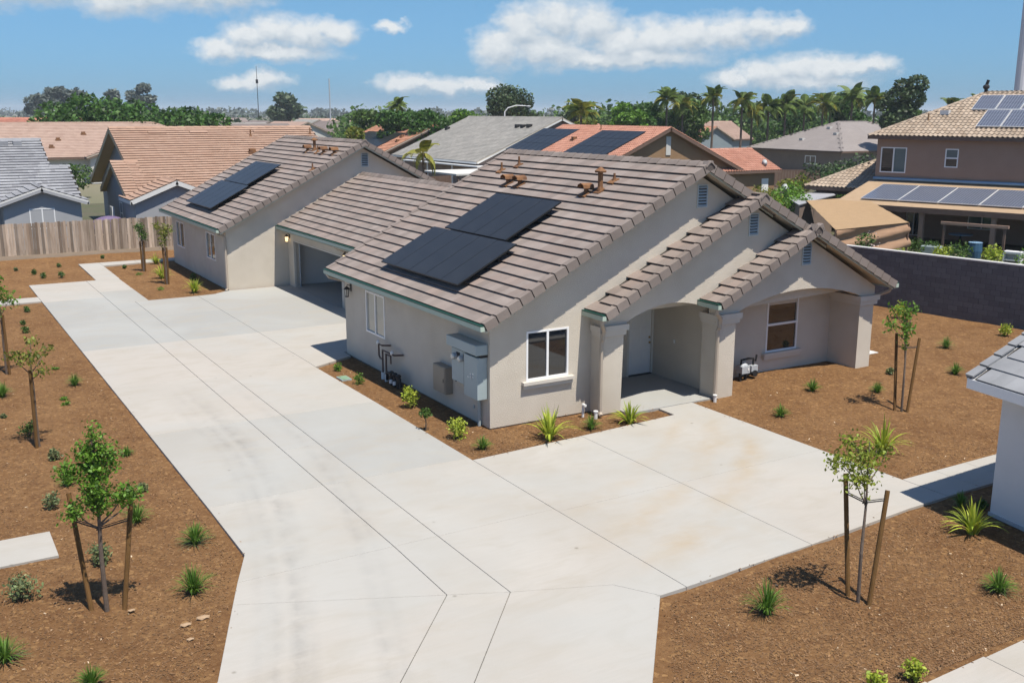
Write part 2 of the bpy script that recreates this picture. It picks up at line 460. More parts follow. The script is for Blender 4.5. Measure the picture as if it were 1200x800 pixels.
class MB:
    """collects boxes, bars, tubes and polygons, then links them as ONE mesh"""
    def __init__(s):
        s.bm = bmesh.new()

    def box(s, x0, x1, y0, y1, z0, z1):
        v = [s.bm.verts.new((x, y, z)) for x in (x0, x1) for y in (y0, y1) for z in (z0, z1)]
        for f in BOXF:
            s.bm.faces.new([v[i] for i in f])
        return s

    def obox(s, o, u, v_, n, du, dv, dn):
        """box spanned from o by unit vectors u,v,n over ranges"""
        o, u, v_, n = Vector(o), Vector(u), Vector(v_), Vector(n)
        vs = [s.bm.verts.new(o + u * a + v_ * b + n * c) for a in du for b in dv for c in dn]
        for f in BOXF:
            s.bm.faces.new([vs[i] for i in f])
        return s

    def tube(s, pts, r, seg=8, r1=None, cap=True):
        pts = [Vector(p) for p in pts]
        rings = []
        n = len(pts)
        for i, p in enumerate(pts):
            d = (pts[min(i + 1, n - 1)] - pts[max(i - 1, 0)])
            d = d.normalized() if d.length > 1e-9 else Vector((0, 0, 1))
            a = d.orthogonal().normalized()
            if i and rings:
                a = (prev - d * prev.dot(d)).normalized()
            prev = a
            b = d.cross(a)
            rr = r if r1 is None else r + (r1 - r) * i / max(1, n - 1)
            if isinstance(r, (list, tuple)):
                rr = r[i]
            rings.append([s.bm.verts.new(p + (a * math.cos(t) + b * math.sin(t)) * rr)
                          for t in [2 * math.pi * j / seg for j in range(seg)]])
        for i in range(n - 1):
            for j in range(seg):
                s.bm.faces.new((rings[i][j], rings[i][(j + 1) % seg], rings[i + 1][(j + 1) % seg], rings[i + 1][j]))
        if cap:
            s.bm.faces.new(rings[0][::-1])
            s.bm.faces.new(rings[-1])
        return s

    def poly(s, pts, ext=None):
        vs = [s.bm.verts.new(p) for p in pts]
        f = s.bm.faces.new(vs)
        if ext is not None:
            g = bmesh.ops.extrude_face_region(s.bm, geom=[f])
            bmesh.ops.translate(s.bm, vec=Vector(ext), verts=[e for e in g['geom'] if isinstance(e, bmesh.types.BMVert)])
        return s

    def ball(s, c, r, sub=2, sc=(1, 1, 1)):
        g = bmesh.ops.create_icosphere(s.bm, subdivisions=sub, radius=r)
        for v in g['verts']:
            v.co = Vector((v.co.x * sc[0], v.co.y * sc[1], v.co.z * sc[2])) + Vector(c)
        return s

    def build(s, name, mat, parent=None, smooth=False, bevel=0.0):
        if bevel:
            bmesh.ops.bevel(s.bm, geom=list(s.bm.edges), offset=bevel, segments=1, affect='EDGES')
        return from_bm(name, s.bm, mat, parent, smooth)


def thing(name, label, cat, loc=(0, 0, 0), rz=0.0, group=None):
    o = bpy.data.objects.new(name, None)
    o.empty_display_size = 0.3
    link(o)
    o.location = loc
    o.rotation_euler = (0, 0, rz)
    tag(o, label, cat, group)
    return o


def tag(o, label, cat, group=None):
    o['label'] = label
    o['category'] = cat
    if group:
        o['group'] = group
    return o


def structure(o):
    o['kind'] = 'structure'
    return o


def stuff(o):
    o['kind'] = 'stuff'
    return o


def panel(name, outer, holes, th, o, u, n, mat, parent):
    """a wall: outline and openings in (along, height), extruded by th along n (inwards)"""
    bm = bmesh.new()
    o, u, n = Vector((*o, 0)), Vector((*u, 0)).normalized(), Vector((*n, 0)).normalized()
    edges = []
    for loop in [outer] + list(holes):
        vs = [bm.verts.new(o + u * a + Vector((0, 0, z))) for a, z in loop]
        edges += [bm.edges.new((vs[i], vs[(i + 1) % len(vs)])) for i in range(len(vs))]
    bmesh.ops.triangle_fill(bm, use_beauty=True, use_dissolve=False, edges=edges)
    g = bmesh.ops.extrude_face_region(bm, geom=list(bm.faces))
    bmesh.ops.translate(bm, vec=n * th, verts=[e for e in g['geom'] if isinstance(e, bmesh.types.BMVert)])
    return from_bm(name, bm, mat, parent)


def rect(a0, a1, z0, z1):
    return [(a0, z0), (a1, z0), (a1, z1), (a0, z1)]


def window(parent, o, u, nin, a0, a1, z0, z1, split='v', fw_=0.055, glass='glass', sill=None, slide=0.5, proud=0.015, pane2=None):
    """vinyl window in an opening: frame with mullion, two panes, optional stucco sill"""
    o3, u3, n3 = Vector((*o, 0)), Vector((*u, 0)).normalized(), Vector((*nin, 0)).normalized()
    zz = Vector((0, 0, 1))
    f = MB()
    d = (-proud, 0.06)
    f.obox(o3, u3, zz, n3, (a0, a0 + fw_), (z0, z1), d)
    f.obox(o3, u3, zz, n3, (a1 - fw_, a1), (z0, z1), d)
    f.obox(o3, u3, zz, n3, (a0 + fw_, a1 - fw_), (z0, z0 + fw_), d)
    f.obox(o3, u3, zz, n3, (a0 + fw_, a1 - fw_), (z1 - fw_, z1), d)
    if split == 'v':
        c = a0 + (a1 - a0) * slide
        f.obox(o3, u3, zz, n3, (c - fw_ * .6, c + fw_ * .6), (z0 + fw_, z1 - fw_), (-proud + .004, 0.055))
        panes = [(a0 + fw_, c - fw_ * .6, z0 + fw_, z1 - fw_, 0.022), (c + fw_ * .6, a1 - fw_, z0 + fw_, z1 - fw_, 0.034)]
    else:
        c = z0 + (z1 - z0) * slide
        f.obox(o3, u3, zz, n3, (a0 + fw_, a1 - fw_), (c - fw_ * .6, c + fw_ * .6), (-proud + .004, 0.055))
        panes = [(a0 + fw_, a1 - fw_, z0 + fw_, c - fw_ * .6, 0.022), (a0 + fw_, a1 - fw_, c + fw_ * .6, z1 - fw_, 0.034)]
    win = f.build('window', M['vinyl'], parent)
    for i, (b0, b1, y0, y1, dep) in enumerate(panes):
        MB().obox(o3, u3, zz, n3, (b0, b1), (y0, y1), (dep, dep + .012)).build('pane', M[pane2 if (pane2 and i) else glass], win)
    if sill:
        s = MB().obox(o3, u3, zz, n3, (a0 - .14, a1 + .14), (z0 - .09, z0 - .004), (-.13, -.001))
        s.obox(o3, u3, zz, n3, (a0 - .10, a1 + .10), (z0 - .20, z0 - .092), (-.085, -.001))
        s.build('sill', M['trim'], win)
    return win


def tile_template(kind, tw, ex, front=0.082, th=0.022, gap=0.001):
    """one tile in (u along eave, s up the slope, n out); returns verts, quads"""
    if kind == 'flat':
        u0, u1 = gap / 2, tw - gap / 2
        s0, s1 = -0.015, ex + 0.03
        v = []
        for u in (u0, u1):
            for s, zt in ((s0, front), (s1, 0.022)):
                for z in (zt - th if s == s0 else 0.0, zt):
                    v.append((u, s, z))
        return np.array(v), BOXF
    # barrel: half-round pan profile, open underneath, with a front lip
    n = 6
    v = []
    for s, lift in ((-0.02, 0.045), (ex + 0.02, 0.004)):
        for i in range(n + 1):
            a = i / n
            z = 0.062 * max(0.0, math.sin(math.pi * min(1, a / 0.62))) if a < 0.62 else -0.010 * math.sin(math.pi * (a - 0.62) / 0.38)
            v.append((a * tw, s, z + lift + 0.012))
    base = len(v)
    for i in range(n + 1):
        v.append((i / n * tw, -0.02, v[i][2] - 0.05))
    f = []
    for i in range(n):
        f.append([i, i + 1, n + 2 + i, n + 1 + i])
        f.append([base + i, base + i + 1, i + 1, i])
    return np.array(v), np.array(f)


def tile_field(parent, o, u, s, poly, mat, kind='flat', tw=0.33, ex=0.39, singles=None, front=0.082, name='roof_tile'):
    """roof tiles laid over poly (in metres along eave u and up the slope s). singles: list collecting tiles to build one by one"""
    o, u, s = np.array(o, float), np.array(u, float), np.array(s, float)
    n = np.cross(u, s)
    if n[2] < 0:
        n = -n
    P = np.array(poly)
    i0, i1 = math.floor(P[:, 0].min() / tw), math.ceil(P[:, 0].max() / tw)
    j1 = math.ceil(P[:, 1].max() / ex)
    I, J = np.meshgrid(np.arange(i0 - 1, i1 + 1), np.arange(0, j1))
    I, J = I.ravel(), J.ravel()
    off = (J % 2) * 0.5 if kind == 'flat' else 0 * J
    U0 = (I + off) * tw
    S0 = J * ex
    ok = inside(poly, U0 + tw / 2, S0 + ex / 2)
    U0, S0 = U0[ok], S0[ok]
    T, F = tile_template(kind, tw, ex, front)
    jit = rng.normal(0, 0.0007, (len(U0), 3))
    loc = T[None] + np.stack([U0, S0, np.zeros(len(U0))], 1)[:, None, :] + jit[:, None, :] * np.array([.5, .8, .8])
    umin, umax = P[:, 0].min(), P[:, 0].max()
    if kind == 'flat':
        loc[..., 0] = np.clip(loc[..., 0], umin, umax)
    W = o + loc[..., 0:1] * u + loc[..., 1:2] * s + loc[..., 2:3] * n
    var = rng.random(len(U0))
    m_ = MB()
    m_.poly([Vector(o) + Vector(u) * a + Vector(s) * b + Vector(n) * .001 for a, b in poly if True][:len(poly)])
    m_.build('roof_underlay', M['underlay'], parent)
    if singles is not None:
        for k in range(len(U0)):
            singles.append((W[k], F, mat))
        return
    nv = len(T)
    Fa = (F[None] + (np.arange(len(U0)) * nv)[:, None, None]).reshape(-1, F.shape[1])
    ob = mesh_np(name, W.reshape(-1, 3), Fa, mat, parent, np.repeat(var, len(F)))
    return stuff(ob)


def leaf_mesh(name, pts, size, mat, parent=None, up_bias=0.3, aspect=0.55, sizevar=0.4):
    """many small leaf quads"""
    pts = np.asarray(pts, float)
    N = len(pts)
    a = rng.normal(size=(N, 3))
    a[:, 2] = a[:, 2] * (1 - up_bias)
    a /= np.linalg.norm(a, axis=1)[:, None] + 1e-9
    b = rng.normal(size=(N, 3))
    b -= (b * a).sum(1)[:, None] * a
    b /= np.linalg.norm(b, axis=1)[:, None] + 1e-9
    sz = size * (1 + sizevar * (rng.random(N) * 2 - 1))
    A = a * sz[:, None] * 0.5
    B = b * sz[:, None] * 0.5 * aspect
    V = np.stack([pts - A, pts + B * 1.0, pts + A, pts - B * 1.0], 1).reshape(-1, 3)
    F = np.arange(4 * N).reshape(N, 4)
    return mesh_np(name, V, F, mat, parent, rng.random(N))


def blob_points(c, r, n, hollow=0.45):
    d = rng.normal(size=(n, 3))
    d /= np.linalg.norm(d, axis=1)[:, None]
    rad = (hollow + (1 - hollow) * rng.random(n)) ** 0.8
    return np.array(c) + d * rad[:, None] * np.array(r)


def blades(name, n, h, spread, width, mat, parent=None, droop=0.5, segs=3):
    """a tuft of strap leaves from the origin: each one an arching strip"""
    V, F, var = [], [], []
    for i in range(n):
        a = random.uniform(0, 2 * math.pi)
        lean = random.uniform(0.12, 1.0)
        L = h * random.uniform(0.7, 1.15)
        ca, sa = math.cos(a), math.sin(a)
        r0 = random.uniform(0, 0.12) * spread
        base = len(V)
        vv = random.random()
        for k in range(segs + 1):
            t = k / segs
            out = r0 + spread * lean * t ** 1.3
            z = L * (t - droop * lean * t * t)
            wd = width * (1 - t) ** 0.7 * 0.5 + 0.002
            V.append((ca * out - sa * wd, sa * out + ca * wd, z))
            V.append((ca * out + sa * wd, sa * out - ca * wd, z))
        for k in range(segs):
            b = base + 2 * k
            F.append((b, b + 1, b + 3, b + 2))
            var.append(vv)
    return mesh_np(name, V, F, mat, parent, var)


# ------------------------------------------------------------------ the ground
structure(MB().poly([(-6000, -300, -.16), (6000, -300, -.16), (6000, 6000, -.16), (-6000, 6000, -.16)]).build('ground', M['ground']))


def sm(x, a, b):
    t = np.clip((x - a) / (b - a), 0, 1)
    return t * t * (3 - 2 * t)


_ph = rng.random((40, 4))


def relief(x, y):
    z = np.zeros_like(x)
    for k in range(40):
        fr = 0.6 * 1.17 ** (k % 20)
        an = _ph[k, 0] * 6.283
        z = z + np.sin((x * math.cos(an) + y * math.sin(an)) * fr + _ph[k, 1] * 6.283) * 0.0075 / (1 + 0.12 * (k % 20))
    return z


JOINT_BED = [(-8.0, -5.5), (-8.2, -6.3), (-5.2, -9.5), (-1.6, -9.4), (4.7, -9.05), (6.0, -9.0), (6.0, -1.2), (4.8, -1.6),
             (-1.7, -2.0), (-1.7, 8.6), (-0.2, 9.8), (2.8, 10.1), (2.8, 23.7), (-0.2, 23.7), (-4.0, 23.2), (-4.0, 30), (-7.6, 30), (-7.6, -4.4)]


def mulch_z(x, y):
    x, y = np.asarray(x, float), np.asarray(y, float)
    z = -0.055 + relief(x, y) * 0.55
    z = z + 0.17 * sm(x, 7.2, 9.5) * sm(y, -4.2, -1.0)
    z = z - 0.10 * inside(JOINT_BED, x.ravel(), y.ravel()).reshape(x.shape)
    return np.minimum(z, np.where((x < 7) | (y < -4.5), -0.012, 1.0))


def grid_sheet(name, x0, x1, y0, y1, step, mat, zf):
    nx, ny = int((x1 - x0) / step) + 1, int((y1 - y0) / step) + 1
    X, Y = np.meshgrid(np.linspace(x0, x1, nx), np.linspace(y0, y1, ny))
    Z = zf(X, Y)
    V = np.stack([X, Y, Z], -1).reshape(-1, 3)
    idx = np.arange(nx * ny).reshape(ny, nx)
    F = np.stack([idx[:-1, :-1], idx[:-1, 1:], idx[1:, 1:], idx[1:, :-1]], -1).reshape(-1, 4)
    return structure(mesh_np(name, V, F, mat, None, None, True))


grid_sheet('mulch_bed', -22, 22.8, -17, 40.0, 0.14, M['mulch'], mulch_z)
structure(MB().poly([(22.9, -30, -.05), (70, -30, -.05), (70, 70, -.05), (22.9, 70, -.05)]).build('neighbour_yard', M['yard']))
structure(MB().poly([(-60, 40.3, -.05), (22.7, 40.3, -.05), (22.7, 75, -.05), (-60, 75, -.05)]).build('back_yard', M['yard']))

# ------------------------------------------------------------------ concrete slabs, one by one
drive = bpy.data.objects.new('driveway', None)
link(drive)
structure(drive)
SLABS = []
A_, B_, C_ = (-7.72, -5.2), (-5.2, -4.27), (-4.27, -1.58)


def q(x0, x1, y0, y1):
    return [(x0, y0), (x1, y0), (x1, y1), (x0, y1)]


rows = [-1.75, 3.82, 9.0, 14.5, 19.5, 25.0, 30.1]
SLABS.append([(-8.18, -5.45), (-5.2, -5.45), (-5.2, -1.75), (-7.72, -1.75), (-7.74, -4.39)])
for a, b in zip(rows[:-1], rows[1:]):
    SLABS.append(q(*A_, a, b))
for a, b in ((-5.45, -1.75), (-1.75, 1.0), (1.0, 3.82), (3.82, 9.0), (9.0, 14.5), (14.5, 19.5), (19.5, 23.3)):
    SLABS.append(q(*B_, a, b))
SLABS.append(q(-5.2, -3.7, 23.3, 26.5))
SLABS.append(q(-5.2, -3.7, 26.5, 30.1))
for a, b in ((-5.45, -1.75), (-1.75, 3.82)):
    SLABS.append(q(*C_, a, b))
SLABS.append([(-4.27, 3.82), (-1.58, 3.82), (-1.62, 8.45), (-1.6, 9.0), (-4.27, 9.0)])
SLABS.append(q(-4.27, -1.6, 9.0, 14.5))
SLABS.append(q(-4.27, -1.6, 14.5, 19.5))
SLABS.append([(-4.27, 19.5), (-1.6, 19.5), (-1.6, 23.3), (-4.27, 23.3)])
SLABS.append([(-1.6, 9.0), (-1.62, 8.45), (-0.05, 9.3), (-0.05, 9.95), (2.85, 9.95), (2.85, 14.5), (-1.6, 14.5)])
SLABS.append(q(-1.6, 2.85, 14.5, 19.5))
SLABS.append([(-1.6, 19.5), (2.85, 19.5), (2.85, 24.0), (-0.1, 24.0), (-0.9, 23.4), (-1.6, 23.3)])
SLABS.append([(-4.76, 30.1), (-3.67, 30.1), (-3.63, 32.6), (-4.71, 32.6)])
SLABS.append([(-4.71, 32.6), (-3.63, 32.6), (-3.62, 34.95), (-4.68, 34.95)])
SLABS.append([(-4.68, 34.95), (-3.62, 34.95), (-3.62, 36.2), (-4.66, 36.2)])
SLABS.append([(-3.62, 34.95), (-1.8, 35.1), (-1.8, 36.2), (-3.62, 36.2)])
SLABS.append([(-1.8, 35.1), (0.6, 35.25), (0.6, 36.2), (-1.8, 36.2)])
for x in np.arange(-16, -8, 1.656):
    SLABS.append(q(x, x + 1.656, 25.35, 26.55))
SLABS.append([(-8.18, -5.45), (-8.48, -6.22), (-5.25, -7.72), (-5.2, -5.45)])
SLABS.append([(-5.2, -5.45), (-5.25, -7.72), (-4.27, -8.18), (-4.27, -5.45)])
SLABS.append([(-4.27, -5.45), (-4.27, -8.18), (-2.6, -8.85), (-2.14, -9.59), (-1.55, -9.57), (-1.58, -5.45)])
SLABS.append([(-8.48, -6.22), (-9.33, -8.43), (-10.3, -10.1), (-12.5, -12.2), (-9.9, -13.0), (-5.25, -7.72)])
SLABS.append([(-5.25, -7.72), (-9.9, -13.0), (-9.2, -13.8), (-4.27, -8.18)])
SLABS.append([(-4.27, -8.18), (-9.2, -13.8), (-6.3, -14.3), (-3.97, -11.67), (-2.14, -9.59), (-2.6, -8.85)])
SLABS.append([(-1.58, -5.6), (1.66, -5.6), (1.66, -1.74), (-1.53, -1.94), (-1.58, -1.94)])
SLABS.append([(-1.58, -5.6), (-1.55, -9.57), (1.66, -9.42), (1.66, -5.6)])
SLABS.append([(1.66, -1.74), (1.66, -5.6), (6.07, -5.6), (6.1, -0.82), (4.9, -0.82), (4.89, -1.5)])
SLABS.append([(1.66, -5.6), (1.66, -9.42), (4.78, -9.18), (6.06, -9.16), (6.07, -5.6)])
for k in range(7):
    SLABS.append(q(6.07 + k * 1.1, 6.07 + (k + 1) * 1.1, -9.15, -7.97))
SLABS.append(q(-12.4, -10.68, -2.66, -1.38))
for x in (-4.6, -3.25, -1.9, -0.55, 0.8, 2.15, 3.5, 4.85, 6.2, 7.55):
    SLABS.append([(x, -15.6), (x + 1.35, -15.6), (x + 1.35, -13.63), (x, -13.66)])
def shrink(poly, d):
    """polygon drawn in by d on every edge (any winding, also concave)"""
    n = len(poly)
    area = sum(poly[k][0] * poly[(k + 1) % n][1] - poly[(k + 1) % n][0] * poly[k][1] for k in range(n))
    if area < 0:
        poly = poly[::-1]
    out = []
    for k in range(n):
        a, b, c = (Vector(poly[k - 1]), Vector(poly[k]), Vector(poly[(k + 1) % n]))
        d1, d2 = (b - a).normalized(), (c - b).normalized()
        n1, n2 = Vector((-d1.y, d1.x)), Vector((-d2.y, d2.x))
        m = (n1 + n2)
        m = m / max(0.3, (1 + n1.dot(n2)))
        out.append(b + m * d)
    return [(p.x, p.y) for p in out]


for sl in SLABS:
    sl = shrink([tuple(p) for p in sl], 0.0055)
    top = shrink(sl, 0.005)
    bm = bmesh.new()
    n = len(sl)
    va = [bm.verts.new((x, y, -.12)) for x, y in sl]
    vb = [bm.verts.new((x, y, -.006)) for x, y in sl]
    vc = [bm.verts.new((x, y, 0.0)) for x, y in top]
    for r0, r1 in ((va, vb), (vb, vc)):
        for k in range(n):
            bm.faces.new((r0[k], r0[(k + 1) % n], r1[(k + 1) % n], r1[k]))
    bm.faces.new(vc)
    ob = from_bm('concrete_slab', bm, M['concrete'], drive)
    # each pour cured to its own tone
    cy = sum(p[1] for p in sl) / n
    tone = 0.2 if cy > 25 else 1.0 if cy > 14.5 else 0.1 if cy > 3.8 else 0.75 if cy > -1.8 else 0.35 if cy > -6 else 0.2
    ob.color = (min(1, max(0, tone + random.uniform(-.15, .15))), 0, 0, 1)
# joint bed below the slabs, dark packed base
MB().poly([(x, y, -.028) for x, y in JOINT_BED]).build('joint_bed', M['jointbed'], drive)

# ------------------------------------------------------------------ the duplex: two gabled houses joined by a garage block
SL = 0.53                                   # roof rise per metre
CS = 1 / math.sqrt(1 + SL * SL)
ZE = 2.88                                   # top of the tiles at the eave
H = thing('duplex_house', 'beige stucco duplex with brown tiled gables and an open garage between its halves', 'house')
X, Y, Zv = Vector((1, 0, 0)), Vector((0, 1, 0)), Vector((0, 0, 1))
SU = Vector((CS, 0, SL * CS))               # up the left-hand slopes
SR = Vector((-CS, 0, SL * CS))              # up the right-hand slopes
singles = []                                # (distance, verts, faces, material) tiles to be built one by one
CAMP = np.array(cam.matrix_world.translation)


def arc(x0, x1, z0, rise, n=16):
    return [(x0 + (x1 - x0) * i / n, z0 + rise * math.sin(math.pi * i / n) ** 0.8) for i in range(n + 1)]


ZB = -0.02                                  # stucco starts here, footing below
W1H = 2.80                                  # wall height at the left eave side
G2Y, G3Y, Y2 = -0.45, -0.82, 24.1
# long wall on the driveway side
panel('wall', rect(0.15, 9.65, ZB, W1H), [rect(6.55, 8.02, 1.08, 2.43)], 0.16, (0, 0), (0, 1), (1, 0), M['stucco'], H)
window(H, (0, 0), (0, 1), (1, 0), 6.55, 8.02, 1.08, 2.43, 'v', glass='blind', sill=None)
# front gable 1 (its lower part only as far as the porch)
panel('gable_wall', [(0.0, ZB), (3.2, ZB), (3.2, 2.62), (12.9, 2.62), (12.9, 2.95), (6.68, 6.32), (0.0, 2.78)],
      [rect(1.09, 2.42, 1.10, 2.43)], 0.15, (0, 0), (1, 0), (0, 1), M['stucco'], H)
window(H, (0, 0), (1, 0), (0, 1), 1.09, 2.42, 1.10, 2.43, 'v', sill=True)
# porch gable 2 with its arch

panel('gable_wall', [(3.15, ZB), (3.86, ZB)] + arc(3.92, 7.2, 2.40, 0.44) + [(7.2, 2.42), (7.55, 2.42), (13.0, 2.62), (13.0, 2.86), (8.36, 5.42), (3.15, 2.66)],
      [], 0.30, (0, G2Y), (1, 0), (0, 1), M['stucco'], H)
# gable 3 with the shallow arch over the recessed window
panel('gable_wall', [(6.86, 2.2)] + arc(7.66, 12.84, 2.42, 0.46) + [(13.42, 2.2), (13.42, 2.70), (10.18, 4.47), (6.86, 2.72)],
      [], 0.30, (0, G3Y), (1, 0), (0, 1), M['stucco'], H)
for x0, x1, y0, y1 in ((6.92, 7.62, G3Y + .002, -0.2), (12.80, 13.42, G3Y + .002, 0.5)):
    MB().box(x0, x1, y0, y1, -0.06, 2.42).build('porch_post', M['stucco'], H)
MB().box(3.151, 3.36, G2Y + .3, -0.001, ZB, 2.66).build('wall', M['stucco'], H)
# porch: back wall with the door, side walls, ceiling, floor
panel('wall', rect(3.3, 7.3, ZB, 2.9), [rect(6.22, 7.20, ZB + .03, 2.06)], 0.15, (0, 2.36), (1, 0), (0, 1), M['stucco'], H)
MB().box(7.21, 7.40, -0.2, 2.36, ZB, 2.9).build('wall', M['stucco'], H)
MB().box(3.36, 3.9, 0.152, 2.36, ZB, 2.9).build('wall', M['stucco'], H)
MB().box(3.25, 7.35, -0.15, 2.5, 2.901, 2.96).build('porch_ceiling', M['soffit'], H)
fl = MB().box(3.87, 7.205, -0.80, 2.355, -0.12, 0.004).build('porch_floor', M['concrete'], H)
# recessed window wall, ends and ceiling
panel('wall', rect(7.4, 13.3, -0.02, 2.95), [rect(10.02, 11.35, 0.72, 2.45)], 0.15, (0, 0.35), (1, 0), (0, 1), M['stucco'], H)
window(H, (0, 0.35), (1, 0), (0, 1), 10.02, 11.35, 0.72, 2.45, 'h', sill=True, slide=0.5)
MB().box(10.08, 11.29, 0.371, 0.381, 2.20, 2.39).build('window_blind', M['trim'], H)
MB().box(7.62, 12.81, G3Y + .31, 0.35, 2.951, 3.0).build('porch_ceiling', M['soffit'], H)
MB().box(13.15, 13.42, 0.501, 9.8, ZB, 2.80).build('wall', M['stucco'], H)
panel('gable_wall', [(0.0, ZB), (13.15, ZB), (13.15, 2.86), (6.68, 6.32), (0.0, 2.78)], [], 0.15, (0, 9.8), (1, 0), (0, -1), M['stucco'], H)
# footing strip under the stucco
for fb in ((0.015, 0.15, 0.02, 9.8), (0.151, 3.169, 0.015, 0.15), (3.17, 3.86, G2Y + .015, -0.16), (7.4, 13.2, 0.365, 0.5),
           (0.015, 0.15, Y2 + .02, 34.6), (0.151, 3.0, Y2 + .015, Y2 + .15)):
    MB().box(*fb, -0.14, ZB).build('footing', M['foot'], H)
# capitals on the three posts: two stepped bands
for x0, x1, y0, y1 in ((3.15, 3.86, G2Y, -0.15), (6.92, 7.62, G3Y, -0.2), (12.80, 13.42, G3Y, 0.35)):
    MB().box(x0 - .10, x1 + .16, y0 - .10, y1 + .05, 2.27, 2.43).box(x0 - .05, x1 + .10, y0 - .055, y1 + .04, 2.14, 2.27).build('capital', M['trim'], H)

# front door: six panels, casing, handle and deadbolt
dr = MB().box(6.28, 7.14, 2.40, 2.445, 0.03, 2.02).build('front_door', M['door'], H)
for (a, b) in ((6.37, 6.67), (6.75, 7.05)):
    for (c, d) in ((0.22, 0.78), (0.92, 1.48), (1.62, 1.88)):
        p = MB()
        p.box(a, b, 2.388, 2.40, c, d)
        p.box(a + .05, b - .05, 2.380, 2.388, c + .05, d - .05)
        p.build('door_panel', M['door'], dr)
MB().ball((7.08, 2.36, 1.0), 0.036).tube([(7.08, 2.40, 1.0), (7.08, 2.36, 1.0)], .015).build('door_knob', M['brass'], dr, True)
MB().tube([(7.08, 2.40, 1.16), (7.08, 2.365, 1.16)], .032, 12).build('deadbolt', M['brass'], dr)
cs = MB()
cs.box(6.20, 6.275, 2.345, 2.43, 0.0, 2.10)
cs.box(7.145, 7.212, 2.345, 2.43, 0.0, 2.10)
cs.box(6.275, 7.145, 2.345, 2.43, 2.025, 2.10)
cs.build('door_casing', M['casing'], H)
MB().box(6.27, 7.145, 2.30, 2.44, -0.005, 0.03).build('threshold', M['dark'], H)
MB().box(7.195, 7.209, 1.30, 1.37, 1.16, 1.27).build('doorbell', M['whiteplastic'], H)


def vent(x, z0, z1, y, wd=0.36):
    v = MB()
    v.box(x - wd / 2, x + wd / 2, y - .035, y - .002, z0 - .03, z0)
    v.box(x - wd / 2, x + wd / 2, y - .035, y - .002, z1, z1 + .03)
    v.box(x - wd / 2, x - wd / 2 + .025, y - .035, y - .002, z0, z1)
    v.box(x + wd / 2 - .025, x + wd / 2, y - .035, y - .002, z0, z1)
    f = v.build('gable_vent', M['louver'], H)
    MB().box(x - wd / 2 + .026, x + wd / 2 - .026, y - .008, y - .003, z0 + .001, z1 - .001).build('vent_backing', M['dark'], f)
    n = 7
    first = None
    for k in range(n):
        z = z0 + (k + .5) * (z1 - z0) / n
        if first is None:
            b = MB()
            b.obox((0, 0, 0), X, Vector((0, -.8, -.6)), Vector((0, -.6, .8)), (-wd / 2 + .026, wd / 2 - .026), (-.025, .04), (-.004, .004))
            first = b.build('slat', M['louver'], f)
            first.location = (x, y - .028, z)
        else:
            c = first.copy()
            link(c, f)
            c.location = (x, y - .028, z)


vent(6.88, 5.40, 5.98, 0.0)
vent(8.46, 4.56, 5.14, G2Y)
vent(10.29, 3.62, 4.22, G3Y)

# ---- roofs: deck slabs with soffit, tiles above, rake and ridge tiles
RX = 6.68
LEN = (RX + .42) / CS                       # slope length of the full left slope


def deck(o, u, s, n, du, ds, name='roof_deck', th=.11):
    MB().obox(o, u, s, n, du, ds, (-th, -0.006)).build(name, M['soffit'], H)


def rake(o, s, nn, out, slen, ex=0.39, y_in=0.0, mat='raketile', faceonly=False):
    """stepped rake tiles up a verge; o at the eave end on the verge line, s up the slope, nn slope normal, out outward"""
    MB().obox(Vector(o), s, out, nn, (0, slen - .05), (-.10, .035), (-.15, .03)).build('verge_batten', M['underlay'], H)
    k = 0
    t = 0.0
    first = None
    while t < slen - 0.08:
        L = min(ex, slen - t)
        if first is None:
            b = MB()
            o0 = Vector((0, 0, 0))
            vs = []
            for a, lift in ((0.0, .022), (ex - .032, .0)):
                for w_ in (-.15, .055):
                    for z in (-.17, .062):
                        if w_ < 0 and z < 0:
                            z = 0.03
                        vs.append(b.bm.verts.new(s * a + out * w_ + nn * (z + lift)))
            for f in BOXF:
                b.bm.faces.new([vs[i] for i in f])
            first = b.build('rake_tile', M[mat], H)
            first.location = Vector(o) + s * t
        else:
            c = first.copy()
            link(c, H)
            c.location = Vector(o) + s * t
        t += ex
        k += 1


def ridge(p0, p1, wd=0.17, L=0.42, mat='raketile', parent=None, name='ridge_tile', sl=SL, drop=None):
    """angled ridge caps from p0 to p1, each a piece of its own"""
    p0, p1 = Vector(p0), Vector(p1)
    d = (p1 - p0)
    n = max(1, int(d.length / L))
    d.normalize()
    side = d.cross(Zv).normalized()
    upn = side.cross(d).normalized()
    dr_ = wd * (sl if drop is None else drop)
    b = MB()
    st = (p1 - p0).length / n
    prof = [(-wd, -dr_), (-wd * .35, .035 - dr_ * .2), (0, .055), (wd * .35, .035 - dr_ * .2), (wd, -dr_)]
    vs = []
    for a, lift in ((0, .035), (st + .04, .012)):
        for (x, z) in prof:
            vs.append(b.bm.verts.new(d * a + side * x + upn * (z + lift)))
    for a, lift in ((0, .0),):
        for (x, z) in prof:
            vs.append(b.bm.verts.new(d * a + side * x + upn * (z - .01)))
    m = len(prof)
    for i in range(m - 1):
        b.bm.faces.new((vs[i], vs[i + 1], vs[m + i + 1], vs[m + i]))
        b.bm.faces.new((vs[2 * m + i], vs[2 * m + i + 1], vs[i + 1], vs[i]))
    first = b.build(name, M[mat], parent or H)
    first.location = p0
    for k in range(1, n):
        c = first.copy()
        link(c, parent or H)
        c.location = p0 + d * (st * k)


NL = Vector((-SL * CS, 0, CS))
NR = Vector((SL * CS, 0, CS))


